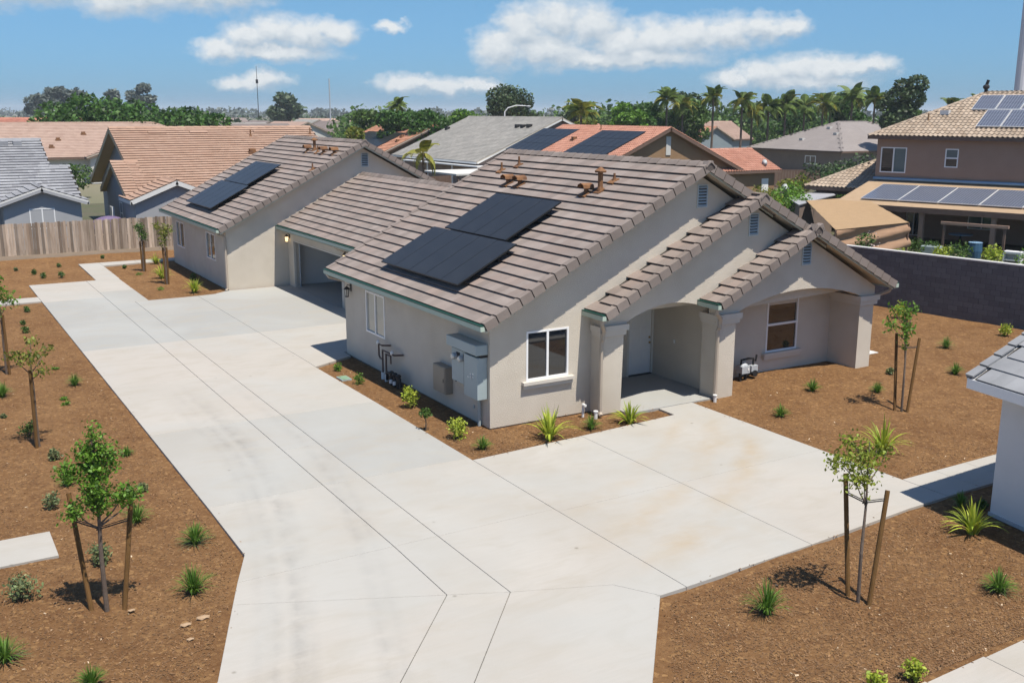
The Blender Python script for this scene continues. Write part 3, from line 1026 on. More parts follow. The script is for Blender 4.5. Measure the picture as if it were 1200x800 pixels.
def fascia_gutter(x, y0, y1, side=-1, z=ZE):
    """fascia board and gutter along an eave at x; side -1: faces -X"""
    s = side
    MB().box(*sorted((x + s * .005, x - s * .03)), y0 + .03, y1 - .03, z - .22, z - .05).build('fascia', M['fascia'], H)
    g = MB()
    a, b = sorted((x + s * .008, x + s * .125))
    g.box(a, b, y0, y1, z - .19, z - .175)
    a, b = sorted((x + s * .112, x + s * .125))
    g.box(a, b, y0, y1, z - .1745, z - .065)
    a, b = sorted((x + s * .008, x + s * .02))
    g.box(a, b, y0, y1, z - .1745, z - .085)
    g.box(*sorted((x + s * .021, x + s * .111)), y0, y0 + .012, z - .1745, z - .07)
    g.box(*sorted((x + s * .021, x + s * .111)), y1 - .012, y1, z - .1745, z - .07)
    g.build('gutter', M['gutter'], H)
    MB().obox((x + s * .02, 0, z - .062), X * s, Y, Zv, (0.0, .115), (y0 + .002, y1 - .002), (0, .03)).build('drip_edge', M['drip'], H)


# gable 1: left slope y -0.5 .. 10.3
oL = Vector((-0.42, 0, ZE - .06))
deck(oL, Y, SU, NL, (-0.46, 10.26), (0.0, LEN))
tile_field(H, oL + Y * -0.36, Y, SU, [(0, 0), (10.66, 0), (10.66, LEN - .05), (0, LEN - .05)], M['tile'], singles=singles)
rake(oL + Y * -0.47, SU, NL, -Y, LEN)
rake(oL + Y * 10.27, SU, NL, Y, LEN)
fascia_gutter(-0.42, -0.5, 10.3)
# gable 2 strip and gable 3 strip
for (xe, xr, yv, yw) in ((2.96, 8.36, -0.95, -0.002), (6.60, 10.18, -1.32, G2Y - .002)):
    L2 = (xr - xe) / CS
    o = Vector((xe, 0, ZE - .06))
    deck(o, Y, SU, NL, (yv + .04, yw), (0, L2))
    tile_field(H, o + Y * (yv + .14), Y, SU, [(0, 0), (yw - yv - .14, 0), (yw - yv - .14, L2 - .05), (0, L2 - .05)], M['tile'], singles=singles, tw=0.405)
    rake(o + Y * (yv + .03), SU, NL, -Y, L2)
    fascia_gutter(xe, yv, yw)
# common right slope, in three lengths
XR = 13.78
for (xr, y0, y1) in ((6.68, -0.5, 10.3), (8.36, -0.95, -0.5), (10.18, -1.32, -0.95)):
    L2 = (XR - xr) / CS
    o = Vector((XR, 0, ZE - .06))
    e0 = y0 + .04 if y0 > -1.3 or True else y0
    deck(o, Y, SR, NR, (e0, y1 - (.04 if y1 > 5 else -.04)), (0, L2))
    tile_field(H, o + Y * (y0 + .12), Y, SR, [(0, 0), (y1 - y0 - .12 - (0.1 if y1 > 5 else 0), 0), (y1 - y0 - .12 - (0.1 if y1 > 5 else 0), L2 - .05), (0, L2 - .05)], M['tile'], tw=.31)
    # rake only where the verge is free
for (y0, xlo, xhi) in ((-0.47, 6.68, 9.2), (-0.92, 8.36, 11.0), (-1.29, 10.18, XR)):
    L2 = (XR - xlo) / CS
    st = (XR - xhi) / CS
    st = math.floor(st / .39) * .39
    rake(Vector((XR, y0, ZE - .06)) + SR * st, SR, NR, -Y, L2 - st)
fascia_gutter(XR, -1.32, 10.3, 1)
# barge boards under the verges
for (yv, xl, xr, xe2) in ((-0.5, -0.36, 6.68, 9.2), (-0.95, 3.02, 8.36, 11.0), (-1.32, 6.66, 10.18, 13.7)):
    z0 = lambda x: ZE + SL * (x - (xl - .06)) - .13
    zr = ZE + SL * (xr - (xl - .06)) - .13
    b = MB()
    b.poly([(xl, yv + .035, z0(xl) - .15), (xr, yv + .035, zr - .15), (xr, yv + .035, zr), (xl, yv + .035, z0(xl))], (0, .025, 0))
    b.poly([(xr, yv + .035, zr - .15), (xe2, yv + .035, zr - .15 - SL * (xe2 - xr)), (xe2, yv + .035, zr - SL * (xe2 - xr)), (xr, yv + .035, zr)], (0, .025, 0))
    b.build('barge_board', M['fascia'], H)
ridge((6.68, -0.55, ZE + SL * 7.1 - .04), (6.68, 10.3, ZE + SL * 7.1 - .04))
ridge((8.36, -1.0, ZE + SL * 5.4 - .04), (8.36, -0.05, ZE + SL * 5.4 - .04))
ridge((10.18, -1.37, ZE + SL * 3.58 - .04), (10.18, -0.47, ZE + SL * 3.58 - .04))

# ---- the far half: gable front at y 24.1
Y2 = 24.1
panel('wall', rect(Y2 + .15, 34.45, ZB, W1H), [rect(26.0, 27.6, 1.09, 2.36), rect(31.95, 33.6, 1.0, 2.34)], 0.16, (0, 0), (0, 1), (1, 0), M['stucco'], H)
window(H, (0, 0), (0, 1), (1, 0), 26.0, 27.6, 1.09, 2.36, 'v', pane2='blueglass')
window(H, (0, 0), (0, 1), (1, 0), 31.95, 33.6, 1.0, 2.34, 'v', pane2='blueglass')
panel('gable_wall', [(0.0, ZB), (13.1, ZB), (13.1, 2.86), (6.68, 6.32), (0.0, 2.78)], [], 0.15, (0, Y2), (1, 0), (0, 1), M['stucco'], H)
panel('gable_wall', [(0.0, ZB), (13.1, ZB), (13.1, 2.86), (6.68, 6.32), (0.0, 2.78)], [], 0.15, (0, 34.6), (1, 0), (0, -1), M['stucco'], H)
MB().box(12.95, 13.1, Y2 + .15, 34.45, ZB, 2.8).build('wall', M['stucco'], H)
vent(6.86, 5.42, 6.02, Y2)
o = Vector((-0.42, 0, ZE - .06))
deck(o, Y, SU, NL, (23.64, 34.96), (0.0, LEN))
tile_field(H, o + Y * 23.74, Y, SU, [(0, 0), (11.2, 0), (11.2, LEN - .05), (0, LEN - .05)], M['tile'], name='far_roof_tile')
rake(o + Y * 23.63, SU, NL, -Y, LEN)
rake(o + Y * 34.97, SU, NL, Y, LEN)
fascia_gutter(-0.42, 23.6, 35.0)
o = Vector((XR, 0, ZE - .06))
deck(o, Y, SR, NR, (23.64, 34.96), (0.0, LEN))
tile_field(H, o + Y * 23.74, Y, SR, [(0, 0), (11.2, 0), (11.2, LEN - .05), (0, LEN - .05)], M['tile'], name='far_roof_tile')
rake(o + Y * 23.63, SR, NR, -Y, LEN)
ridge((6.68, 23.55, ZE + SL * 7.1 - .04), (6.68, 35.0, ZE + SL * 7.1 - .04))
b = MB()
for sgn, xe in ((1, -0.36), (-1, XR - .06)):
    z_e, z_r = ZE - .13, ZE + SL * 7.04 - .13
    b.poly([(xe, 23.635, z_e - .15), (6.68, 23.635, z_r - .15), (6.68, 23.635, z_r), (xe, 23.635, z_e)], (0, .025, 0))
b.build('barge_board', M['fascia'], H)

# ---- the garage block between
GX, GE = 2.88, 2.44                          # wall plane, eave line
OP0, OP1, OPZ = 17.35, 23.35, 2.2
panel('garage_wall', rect(9.96, Y2 - .01, -.02, 2.82), [rect(OP0, OP1, -.0, OPZ), rect(10.75, 16.4, 0.0, OPZ)], 0.30, (GX, 0), (0, 1), (1, 0), M['stucco'], H)
for gb in ((9.2, 9.3, 16.6, 24.0), (3.2, 9.199, 16.75, 16.85), (3.2, 9.199, 23.9, 24.0)):
    MB().box(*gb, 0, 2.8).build('garage_interior_wall', M['garagewall'], H)
MB().box(3.2, 9.3, 16.6, 24.0, 2.81, 2.86).build('garage_ceiling', M['garagewall'], H)
MB().box(2.86, 9.2, 16.86, 23.89, -0.1, 0.006).build('garage_floor', M['concrete'], H)
MB().box(9.17, 9.199, 16.9, 23.85, 0.006, 0.14).build('garage_baseboard', M['foot'], H)
tr = MB()
tr.box(GX - .012, GX + .10, OP1 - .06, OP1, 0.0, OPZ)
tr.box(GX - .012, GX + .10, OP0, OP0 + .06, 0.0, OPZ)
tr.box(GX - .012, GX + .10, OP0 + .06, OP1 - .06, OPZ - .06, OPZ)
tr.build('garage_door_frame', M['trim'], H)
MB().tube([(GX + .25, OP1 - .12, 0.02), (GX + .25, OP1 - .12, 2.0), (GX + .5, OP1 - .12, 2.2), (GX + 2.6, OP1 - .12, 2.3)], .025, 6).build('garage_door_track', M['gasmetal'], H)
gd = MB().box(GX + .16, GX + .19, 10.75, 16.4, 0.0, OPZ).build('garage_door', M['door'], H)
for r_ in range(4):
    for k in range(8):
        MB().box(GX + .146, GX + .16, 10.82 + k * .7, 10.82 + k * .7 + .58, 0.06 + r_ * .55, 0.06 + r_ * .55 + .42).build('door_panel', M['door'], gd)
GRX = 6.7
LG = (GRX - GE) / CS
o = Vector((GE, 0, ZE - .06))
deck(o, Y, SU, NL, (10.302, Y2 - .002), (0.0, LG))
tile_field(H, o + Y * 10.31, Y, SU, [(0, 0), (13.78, 0), (13.78, LG - .05), (0, LG - .05)], M['tile'], name='garage_roof_tile')
o = Vector((2 * GRX - GE, 0, ZE - .06))
deck(o, Y, SR, NR, (10.302, Y2 - .002), (0.0, LG))
tile_field(H, o + Y * 10.31, Y, SR, [(0, 0), (13.78, 0), (13.78, LG - .05), (0, LG - .05)], M['tile'], name='garage_roof_tile')
ridge((GRX, 10.3, ZE + SL * (GRX - GE) - .04), (GRX, Y2 - .05, ZE + SL * (GRX - GE) - .04))
fascia_gutter(GE, 10.31, Y2 - .01)
MB().box(GE - .03, GX - .001, 10.3, Y2 - .01, 2.60, 2.64).build('soffit', M['soffit'], H)
MB().box(10.6, 10.75, 10.3, Y2, 0, 2.8).build('wall', M['stucco'], H)


def downspout(pts, r=0.058):
    MB().tube(pts, r, 6).build('downspout', M['downspout'], H)


downspout([(2.9, -0.86, 2.70), (2.9, -0.84, 2.58), (3.10, -0.66, 2.36), (3.12, -0.60, 2.22), (3.12, -0.60, 2.10), (3.12, -0.53, 2.02), (3.12, -0.53, 0.10), (3.08, -0.64, 0.02)])
downspout([(6.54, -1.22, 2.70), (6.54, -1.2, 2.58), (6.84, -1.04, 2.36), (6.88, -0.98, 2.22), (6.88, -0.98, 2.10), (6.88, -0.90, 2.02), (6.88, -0.90, 0.10), (6.85, -1.0, 0.02)])
downspout([(13.85, -1.1, 2.70), (13.82, -1.05, 2.55), (13.55, -0.6, 2.3), (13.5, -0.5, 2.1), (13.5, -0.5, 0.1), (13.55, -0.65, 0.05)])
downspout([(-0.5, 23.75, 2.70), (-0.48, 23.8, 2.60), (-0.12, 24.04, 2.50), (-0.07, 24.03, 2.40), (-0.07, 24.03, 0.08), (-0.2, 23.9, 0.02)])
downspout([(-0.5, 10.1, 2.70), (-0.45, 10.05, 2.60), (0.15, 9.93, 2.42), (0.2, 9.90, 2.3), (0.2, 9.9, 0.05)])
downspout([(2.38, 16.9, 2.70), (2.5, 16.9, 2.58), (2.80, 16.9, 2.45), (2.82, 16.9, 2.3), (2.82, 16.9, 0.05)])
for p in ((2.93, -0.60), (6.78, -1.02)):
    MB().tube([(p[0], p[1], -.05), (p[0], p[1], .14)], .05, 10).tube([(p[0], p[1], .14), (p[0], p[1], .17)], .065, 10).build('drain_pipe', M['whiteplastic'], H)
MB().tube([(2.72, -0.30, -.05), (2.72, -0.30, .32)], .035, 8).tube([(2.72, -0.30, .30), (2.72, -0.42, .30)], .04, 8).build('cleanout_pipe', M['whiteplastic'], H)


# roof vents: hooded vents, pipes and a flue
def roof_z(x, xe=-0.42):
    return ZE + SL * (x - xe)


def hood_vent(x, y):
    b = MB()
    z = roof_z(x)
    b.obox((x, y, z), Y, SU, NL, (-.17, .17), (-.20, .12), (-.01, .035))
    b.tube([(x, y, z), (x, y, z + .20)], .07, 10)
    pts = [(-.17, .0), (-.14, .10), (0, .15), (.14, .10), (.17, .0)]
    oo = Vector((x - .02, y, z + .16))
    vs0 = [b.bm.verts.new(oo + Vector((-.19, a, c))) for a, c in pts]
    vs1 = [b.bm.verts.new(oo + Vector((.19, a, c))) for a, c in pts]
    for i in range(4):
        b.bm.faces.new((vs0[i], vs0[i + 1], vs1[i + 1], vs1[i]))
    b.bm.faces.new(vs1)
    b.build('roof_vent', M['rust'], H)


def pipe_vent(x, y, h, r=.035, cap=False):
    b = MB()
    z = roof_z(x)
    b.obox((x, y, z), Y, SU, NL, (-.14, .14), (-.18, .1), (-.01, .035))
    b.tube([(x, y, z - .02), (x, y, z + h)], r, 10)
    b.tube([(x, y, z + .0), (x, y, z + .12)], r + .035, 10, r + .005)
    if cap:
        b.tube([(x, y, z + h), (x, y, z + h + .05), (x, y, z + h + .16)], [r + .09, r + .10, .02], 12)
    b.build('vent_pipe', M['rust'], H)


for v in ((4.85, 7.25), (4.86, 6.52), (4.82, 2.72), (5.52, 28.25), (5.50, 25.95), (5.52, 24.6)):
    hood_vent(*v)
pipe_vent(5.48, 8.75, .28)
pipe_vent(5.85, 8.2, .30)
pipe_vent(5.02, 2.30, .52, .075, True)
pipe_vent(5.52, 2.30, .22)
pipe_vent(5.66, 27.6, .45, .075, True)
pipe_vent(5.50, 26.75, .32)
pipe_vent(4.22, 24.05, .28)
MB().tube([(9.35, -0.75, ZE + SL * (XR - 9.35)), (9.35, -0.75, ZE + SL * (XR - 9.35) + .12)], .04, 8).build('vent_pipe', M['rust'], H)

# nearest tiles one by one, the others joined
dist = [float(np.linalg.norm(t[0].mean(0) - CAMP)) for t in singles]
order = np.argsort(dist)
near, rest = order[:298], order[298:]
for k in near:
    V, F, mt = singles[k]
    c = V.mean(0)
    ob = mesh_np('roof_tile', V - c, F, mt, H)
    ob.location = c
V = np.concatenate([singles[k][0] for k in rest])
F = np.concatenate([singles[k][1] + 8 * i for i, k in enumerate(rest)])
stuff(mesh_np('upper_roof_tile', V, F, M['tile'], H, np.repeat(rng.random(len(rest)), 6)))


# ---- solar panels on the two left slopes
def solar_row(label, x0, y0, y1, n, L, group='black solar panel rows on the brown tiled roofs'):
    """row of portrait panels; x0 lower edge (plan), from y0 to y1"""
    z = roof_z(x0) + .24
    t = thing('solar_panel_array', label, 'solar panels', (x0, y0, z), 0, group)
    wd = (y1 - y0) / n
    fr = None
    for k in range(n):
        if fr is None:
            b = MB()
            b.obox((0, 0, 0), Y, SU, NL, (.002, wd - .002), (0, L), (-.02, .018))
            fr = b.build('solar_panel', M['pvframe'], t)
            b = MB()
            b.obox((0, 0, 0), Y, SU, NL, (.018, wd - .018), (.012, L - .012), (.018, .021))
            gl = b.build('solar_glass', M['pv'], fr)
        else:
            c = fr.copy()
            link(c, t)
            c.location = (0, k * wd, 0)
            c2 = gl.copy()
            link(c2, c)
    for s_ in (.4, L - .4):
        b = MB()
        b.obox((0, 0, 0), Y, SU, NL, (.1, y1 - y0 - .1), (s_ - .02, s_ + .02), (-.10, -.05))
        for yy in np.arange(.4, y1 - y0, 1.2):
            b.obox((0, 0, 0), Y, SU, NL, (yy - .03, yy + .03), (s_ - .019, s_ + .019), (-.17, -.1005))
        b.build('mounting_rail', M['dark'], t)
    return t


solar_row('lower row of black solar panels on the near half of the duplex', 0.17, 2.02, 7.10, 5, 2.10)
solar_row('upper row of black solar panels on the near half of the duplex', 2.08, 2.72, 6.47, 4, 2.12)
solar_row('lower row of black solar panels on the far half of the duplex', 0.21, 27.2, 32.0, 5, 2.14)
solar_row('upper row of black solar panels on the far half of the duplex', 2.14, 27.6, 31.65, 4, 1.98)

# ---- things fixed to the walls
def lantern(label, loc, lit, face=-1):
    t = thing('wall_lantern', label, 'wall lamp', loc)
    MB().box(-.02, 0, -.06, .06, -.02, .22).build('back_plate', M['dark'], t)
    MB().tube([(-.02, 0, .17), (-.13, 0, .20), (-.15, 0, .13)], .012, 6).build('arm', M['dark'], t)
    MB().tube([(-.15, 0, .06), (-.15, 0, .13), (-.15, 0, .15)], [.115, .045, .015], 6).build('lamp_cap', M['dark'], t)
    MB().tube([(-.15, 0, -.17), (-.15, 0, .055)], [.055, .085], 6).build('lamp_glass', M['lampglow' if lit else 'lampglass'], t)
    MB().tube([(-.15, 0, -.20), (-.15, 0, -.171)], .065, 6).build('lamp_base', M['dark'], t)
    b = MB()
    for k in range(6):
        a = k * math.pi / 3
        b.tube([(-.15 + math.cos(a) * .059, math.sin(a) * .059, -.17), (-.15 + math.cos(a) * .089, math.sin(a) * .089, .056)], .007, 4)
    b.build('lamp_cage', M['dark'], t)


lantern('black wall lantern, unlit, beside the slim window on the driveway wall', (-0.002, 9.25, 2.22), False)
lantern('lit wall lantern at the far side of the open garage', (GX - .002, 23.78, 2.26), True)
lantern('lit wall lantern at the near side of the open garage', (GX - .002, 16.62, 2.26), True)

em = thing('electric_meter_cabinet', 'grey electric meter cabinet with hood and two round meters by the house corner', 'meter cabinet', (0, 0, 0))
MB().box(-.36, -.004, -.30 + .38, 1.72, 1.93, 2.20).build('hood', M['meter'], em, bevel=.012)
MB().box(-.22, -.004, .86, 1.68, .96, 1.86).build('meter_panel', M['meter'], em, bevel=.008)
MB().box(-.30, -.004, .12, .85, .74, 1.86).build('breaker_panel', M['meter'], em, bevel=.01)
MB().box(-.2, -.004, .10, 1.70, 1.861, 1.929).build('shadow_gap', M['dark'], em)
for y, c in ((1.42, 'gasmetal'), (1.05, 'gasmetal')):
    MB().tube([(-.22, y, 1.66), (-.33, y, 1.66)], .085, 14).build('meter', M[c], em)
    MB().tube([(-.33, y, 1.66), (-.36, y, 1.66)], [.085, .06], 14).build('meter_glass', M['lampglass'], em)
for y in (1.30, .92):
    MB().box(-.232, -.2195, y - .09, y + .09, 1.60, 1.78).build('meter_label', M['dark'], em)
MB().box(-.29, -.22, .855, .875, .96, 1.85).build('door_edge', M['dark'], em)
MB().box(-.316, -.301, .40, .46, 1.24, 1.36).build('latch', M['gasmetal'], em)
for k in range(5):
    MB().box(-.307, -.301, .32 + (k % 3) * .13, .38 + (k % 3) * .13, 1.30 + (k // 3) * .08 - .02 * (k % 3), 1.335 + (k // 3) * .08 - .02 * (k % 3)).build('sticker', M['whiteplastic'], em)
MB().tube([(-.08, .42, .74), (-.08, .42, -.1)], .045, 10).build('conduit', M['meter'], em)
MB().tube([(-.06, 1.72, 1.3), (-.06, 1.74, .9), (-.06, 1.75, .86)], .02, 8).box(-.12, -.004, 1.70, 1.80, 1.25, 1.62).build('ground_wire', M['dark'], em)

bx = thing('utility_box', 'taupe metal utility box left of the grey meter cabinet', 'utility box', (0, 0, 0))
MB().box(-.24, -.004, 2.05, 2.78, .42, 1.18).build('box_body', M['taupe'], bx, bevel=.01)
MB().box(-.252, -.2405, 2.08, 2.75, .45, 1.15).build('box_door', M['taupe'], bx)
MB().box(-.262, -.2525, 2.12, 2.15, .75, .85).build('latch', M['dark'], bx)
tag(MB().box(-.02, -.004, .80, .86, .32, .42).build('outlet_cover', M['meter']), 'small grey outlet cover low on the wall under the meter cabinet', 'outlet')

pp = thing('water_pipes', 'dark water pipes with white valves rising on the driveway wall', 'water pipes', (0, 0, 0))
MB().tube([(-.02, 6.1, .98), (-.25, 6.25, .98), (-.25, 6.5, .98), (-.25, 6.5, .62), (-.25, 6.4, .55), (-.25, 6.2, .55)], .028, 8).build('pipe', M['copperpipe'], pp)
MB().tube([(-.02, 5.2, .86), (-.28, 5.3, .86), (-.28, 6.15, .86), (-.28, 6.15, -.08)], .03, 8).build('pipe', M['copperpipe'], pp)
MB().tube([(-.30, 5.5, .80), (-.30, 5.85, .80), (-.30, 5.85, -.08)], .03, 8).build('pipe', M['copperpipe'], pp)
MB().tube([(-.28, 5.55, .86), (-.28, 5.55, .55)], .025, 8).build('pipe', M['copperpipe'], pp)
for p in ((-.25, 6.55, 1.02), (-.28, 5.45, .90)):
    MB().ball(p, .06, 2, (1, 1, 1.3)).build('valve', M['whiteplastic'], pp, True)
for p in ((-.28, 6.15), (-.30, 5.85)):
    MB().tube([(*p, -.06), (*p, .16)], .06, 10).build('sleeve', M['whiteplastic'], pp)
im = thing('sprinkler_valves', 'cluster of dark sprinkler valves with white caps below the water pipes', 'valves', (0, 0, 0))
MB().tube([(-.33, 5.75, .02), (-.33, 5.7, .26), (-.36, 5.3, .3), (-.36, 4.75, .26), (-.36, 4.7, .0)], .045, 8).build('manifold', M['dark'], im)
for y in (5.3, 5.05, 4.8):
    MB().tube([(-.38, y, -.02), (-.38, y, .30)], .06, 10).ball((-.38, y, .34), .085, 2, (1, 1, .8)).build('valve_body', M['dark'], im)
for y in (5.18, 4.93):
    MB().tube([(-.46, y, .06), (-.46, y, .16)], .05, 10).build('cap', M['whiteplastic'], im)

gm = thing('gas_meter', 'grey gas meter with pipes standing beside the middle porch post', 'gas meter', (8.95, 0.02, .02))
MB().box(-.30, .02, -.14, .10, .30, .52).ball((-.14, -.02, .52), .16, 2, (1, .7, .5)).build('meter_body', M['gasmetal'], gm)
MB().box(.10, .36, -.12, .10, .32, .50).build('regulator_body', M['gasmetal'], gm)
MB().tube([(.23, -.02, .22), (.23, -.02, .34)], .13, 14).tube([(.23, -.16, .26), (.23, -.02, .26)], .10, 14).build('regulator', M['dark'], gm)
MB().tube([(-.26, -.02, -.08), (-.26, -.02, .30)], .05, 10).tube([(-.05, -.02, -.08), (-.05, -.02, .30)], .05, 10).build('riser', M['dark'], gm)
MB().tube([(-.24, -.02, .56), (-.24, -.02, .70), (.05, -.02, .72), (.25, -.02, .70), (.25, -.02, .5)], .035, 8).tube([(.34, -.02, .60), (.38, -.02, .80)], .03, 8).build('top_pipe', M['dark'], gm)
MB().box(-.08, -.02, -.15, -.141, .38, .46).build('dial', M['whiteplastic'], gm)

# ------------------------------------------------------------------ wooden fence behind the beds
fn = thing('wooden_fence', 'weathered grey brown board fence along the back of the beds', 'fence', (0, 40.1, 0))
bw = 0.145
shapes = []
for k in range(5):
    b = MB()
    b.box(-bw / 2 + .003, bw / 2 - .003, 0.0, .018, 0.16, 1.92 + .012 * (k - 2))
    o = b.build('fence_board', M['fence'], fn)
    shapes.append(o)
i = 0
x = -13.2
while x < 5.2:
    o = shapes[i] if i < 5 else shapes[random.randrange(5)].copy()
    if i >= 5:
        link(o, fn)
    o.location = (x, random.uniform(-.009, .009), random.uniform(-.012, .012))
    o.rotation_euler = (random.uniform(-.006, .006), random.uniform(-.008, .008), random.uniform(-.02, .02))
    x += bw + random.uniform(0, .005)
    i += 1
MB().box(-13.3, 5.2, -.02, .02, -.08, .155).build('kick_board', M['kick'], fn)
for z in (.35, 1.0, 1.65):
    MB().box(-13.3, 5.2, .03, .07, z, z + .09).build('rail', M['fence'], fn)
for x in np.arange(-13.2, 5.3, 2.4):
    MB().box(x - .05, x + .05, .071, .17, -.1, 1.85).build('post', M['fence'], fn)

# ------------------------------------------------------------------ block wall on the right
BW = thing('block_wall', 'dark grey concrete block wall with white cap along the right hand bed', 'wall', (22.10, 5.90, 0), math.atan2(-5.55, 0.82) )
# local x runs along the wall towards the viewer's right, local y to the left of that: the yard side
WL0, WL1, WH = -9.5, 9.5, 2.44
MB().box(WL0, WL1, .015, .185, -.1, WH).build('wall_core', M['mortar'], BW)
blk = None
rowsn = 12
bh = (WH - .02) / rowsn
cnt = 0
far_v = []
for r_ in range(rowsn):
    x = WL0 + (0.2 if r_ % 2 else 0.0)
    while x < WL1 - .39:
        nearb = -4.2 < x < 6.4
        d = random.uniform(-.003, .003)
        if nearb and cnt < 290:
            if blk is None:
                blk = MB().box(.004, .394, 0, .02, .004, bh - .004).build('block', M['cmu'], BW)
                o = blk
            else:
                o = blk.copy()
                link(o, BW)
            o.location = (x, -.004 + d, r_ * bh + .01)
            cnt += 1
        else:
            far_v.append((x, d, r_ * bh + .01))
        x += .4
V, F = [], []
for (x, d, z) in far_v:
    n0 = len(V)
    V += [(x + a, d - .004 + b, z + c) for a in (.004, .394) for b in (0, .02) for c in (.004, bh - .004)]
    F += [[n0 + k for k in f] for f in BOXF]
stuff(mesh_np('outer_block', V, F, M['cmu'], BW, np.repeat(rng.random(len(far_v)), 6)))
for x in np.arange(WL0, WL1 - .1, .8):
    MB().box(x + .003, min(x + .797, WL1), -.03, .23, WH + .001, WH + .055).build('cap_block', M['coping'], BW)

# ------------------------------------------------------------------ the neighbouring white house at the right edge
M['whitestucco'] = pmat('white_stucco', (0.60, 0.60, 0.60), (0.64, 0.64, 0.64), ns=1.2, bump=0.2, bs=90)
M['greytile'] = pmat('grey_roof_tile', (0.20, 0.205, 0.215), (0.275, 0.28, 0.29), ns=1.2, var=0.06, spec=0.25, space='World')
NR_ = thing('white_house', 'white stucco house corner with grey tiled roof at the right edge', 'house', (5.93, -10.22, 0), -R(10))
# local +y runs back along the wall (away from the viewer is -y end hidden), wall face at x=0, corner at y=0
MB().box(0, 6, -9, 0, -.02, 2.62).build('wall', M['whitestucco'], NR_)
MB().box(-.012, 5.9, -9, .012, -.12, -.021).build('footing', M['foot'], NR_)
MB().box(-.03, 0.0, -9, .02, -.0195, .05).build('base_trim', M['gasmetal'], NR_)
o = Vector((-.45, -9.0, 2.80))
MB().obox(o, Y, SU, NL, (0, 9.48), (0, 7.2), (-.16, -.006)).build('roof_deck', M['whitestucco'], NR_)
tile_field(NR_, o + Y * .0, Y, SU, [(0, 0), (9.33, 0), (9.33, 6.9), (0, 6.9)], M['greytile'], tw=.33, ex=.42, front=.05)
H_keep = H
H = NR_
M['greyrake'] = M['greytile']
rake(o + Y * 9.48, SU, NL, Y, 6.9, mat='greyrake')
H = H_keep
MB().box(-.50, -.47, -9, .46, 2.60, 2.80).build('fascia', M['vinyl'], NR_)
MB().poly([(-.45, .47, 2.60), (5.6, .47, 2.60 + SL * 6.05), (5.6, .47, 2.80 + SL * 6.05), (-.45, .47, 2.80)], (0, .03, 0)).build('barge_board', M['vinyl'], NR_)

# ------------------------------------------------------------------ mulch chips
def chips(name, n, sampler, mat, s0, s1):
    x, y = sampler(n)
    z = mulch_z(x, y) + 0.012
    a = rng.random(n) * 6.283
    L = rng.uniform(s0, s1, n)
    Wd = L * rng.uniform(.2, .45, n)
    tz = rng.normal(0, .25, (n, 2))
    ca, sa = np.cos(a), np.sin(a)
    V = np.zeros((n, 4, 3))
    for k, (p, q_) in enumerate(((-1, -1), (1, -1), (1, 1), (-1, 1))):
        V[:, k, 0] = x + (p * L * ca - q_ * Wd * sa) * .5
        V[:, k, 1] = y + (p * L * sa + q_ * Wd * ca) * .5
        V[:, k, 2] = z + .5 * (p * L * tz[:, 0] + q_ * Wd * tz[:, 1])
    F = np.arange(4 * n).reshape(n, 4)
    return stuff(mesh_np(name, V.reshape(-1, 3), F, mat, None, rng.random(n)))


BEDS = [[(-14, -9), (-9.6, -8.6), (-7.95, -4.5), (-7.9, 25.2), (-16, 25.2)],
        [(-2.1, -9.8), (7.4, -9.3), (4.5, -13.5), (-0.6, -13.5), (-4.5, -12.8)],
        [(6.2, -.9), (6.2, -7.8), (22, -7.6), (22, 6), (13.6, 6), (13.5, .2), (7.8, .2)],
        [(-1.45, 8.2), (-.05, 9.2), (-.05, -.1), (3.1, -.1), (3.2, -.6), (4.7, -.6), (4.7, -1.55), (-1.4, -1.85)],
        [(-3.5, 34.7), (-3.6, 23.5), (-1.0, 23.5), (-.05, 24.1), (-.05, 34.8)]]
BW_ = [0.42, 0.22, 0.26, 0.07, 0.03]


def bed_sampler(n):
    xs, ys = [], []
    for poly, wt in zip(BEDS, BW_):
        P = np.array(poly)
        m = int(n * wt)
        got = 0
        while got < m:
            x = rng.uniform(P[:, 0].min(), P[:, 0].max(), m * 2)
            y = P[:, 1].min() + (P[:, 1].max() - P[:, 1].min()) * rng.random(m * 2) ** 1.5
            ok = inside(poly, x, y)
            xs.append(x[ok][:m - got])
            ys.append(y[ok][:m - got])
            got += min(m - got, ok.sum())
    x, y = np.concatenate(xs)[:n], np.concatenate(ys)[:n]
    return x, y


def ns_(n):
    x, y = bed_sampler(n)
    return x, y


def chips_n(name, n, mat, a, b):
    x, y = bed_sampler(n)
    return chips(name, len(x), lambda k: (x, y), mat, a, b)


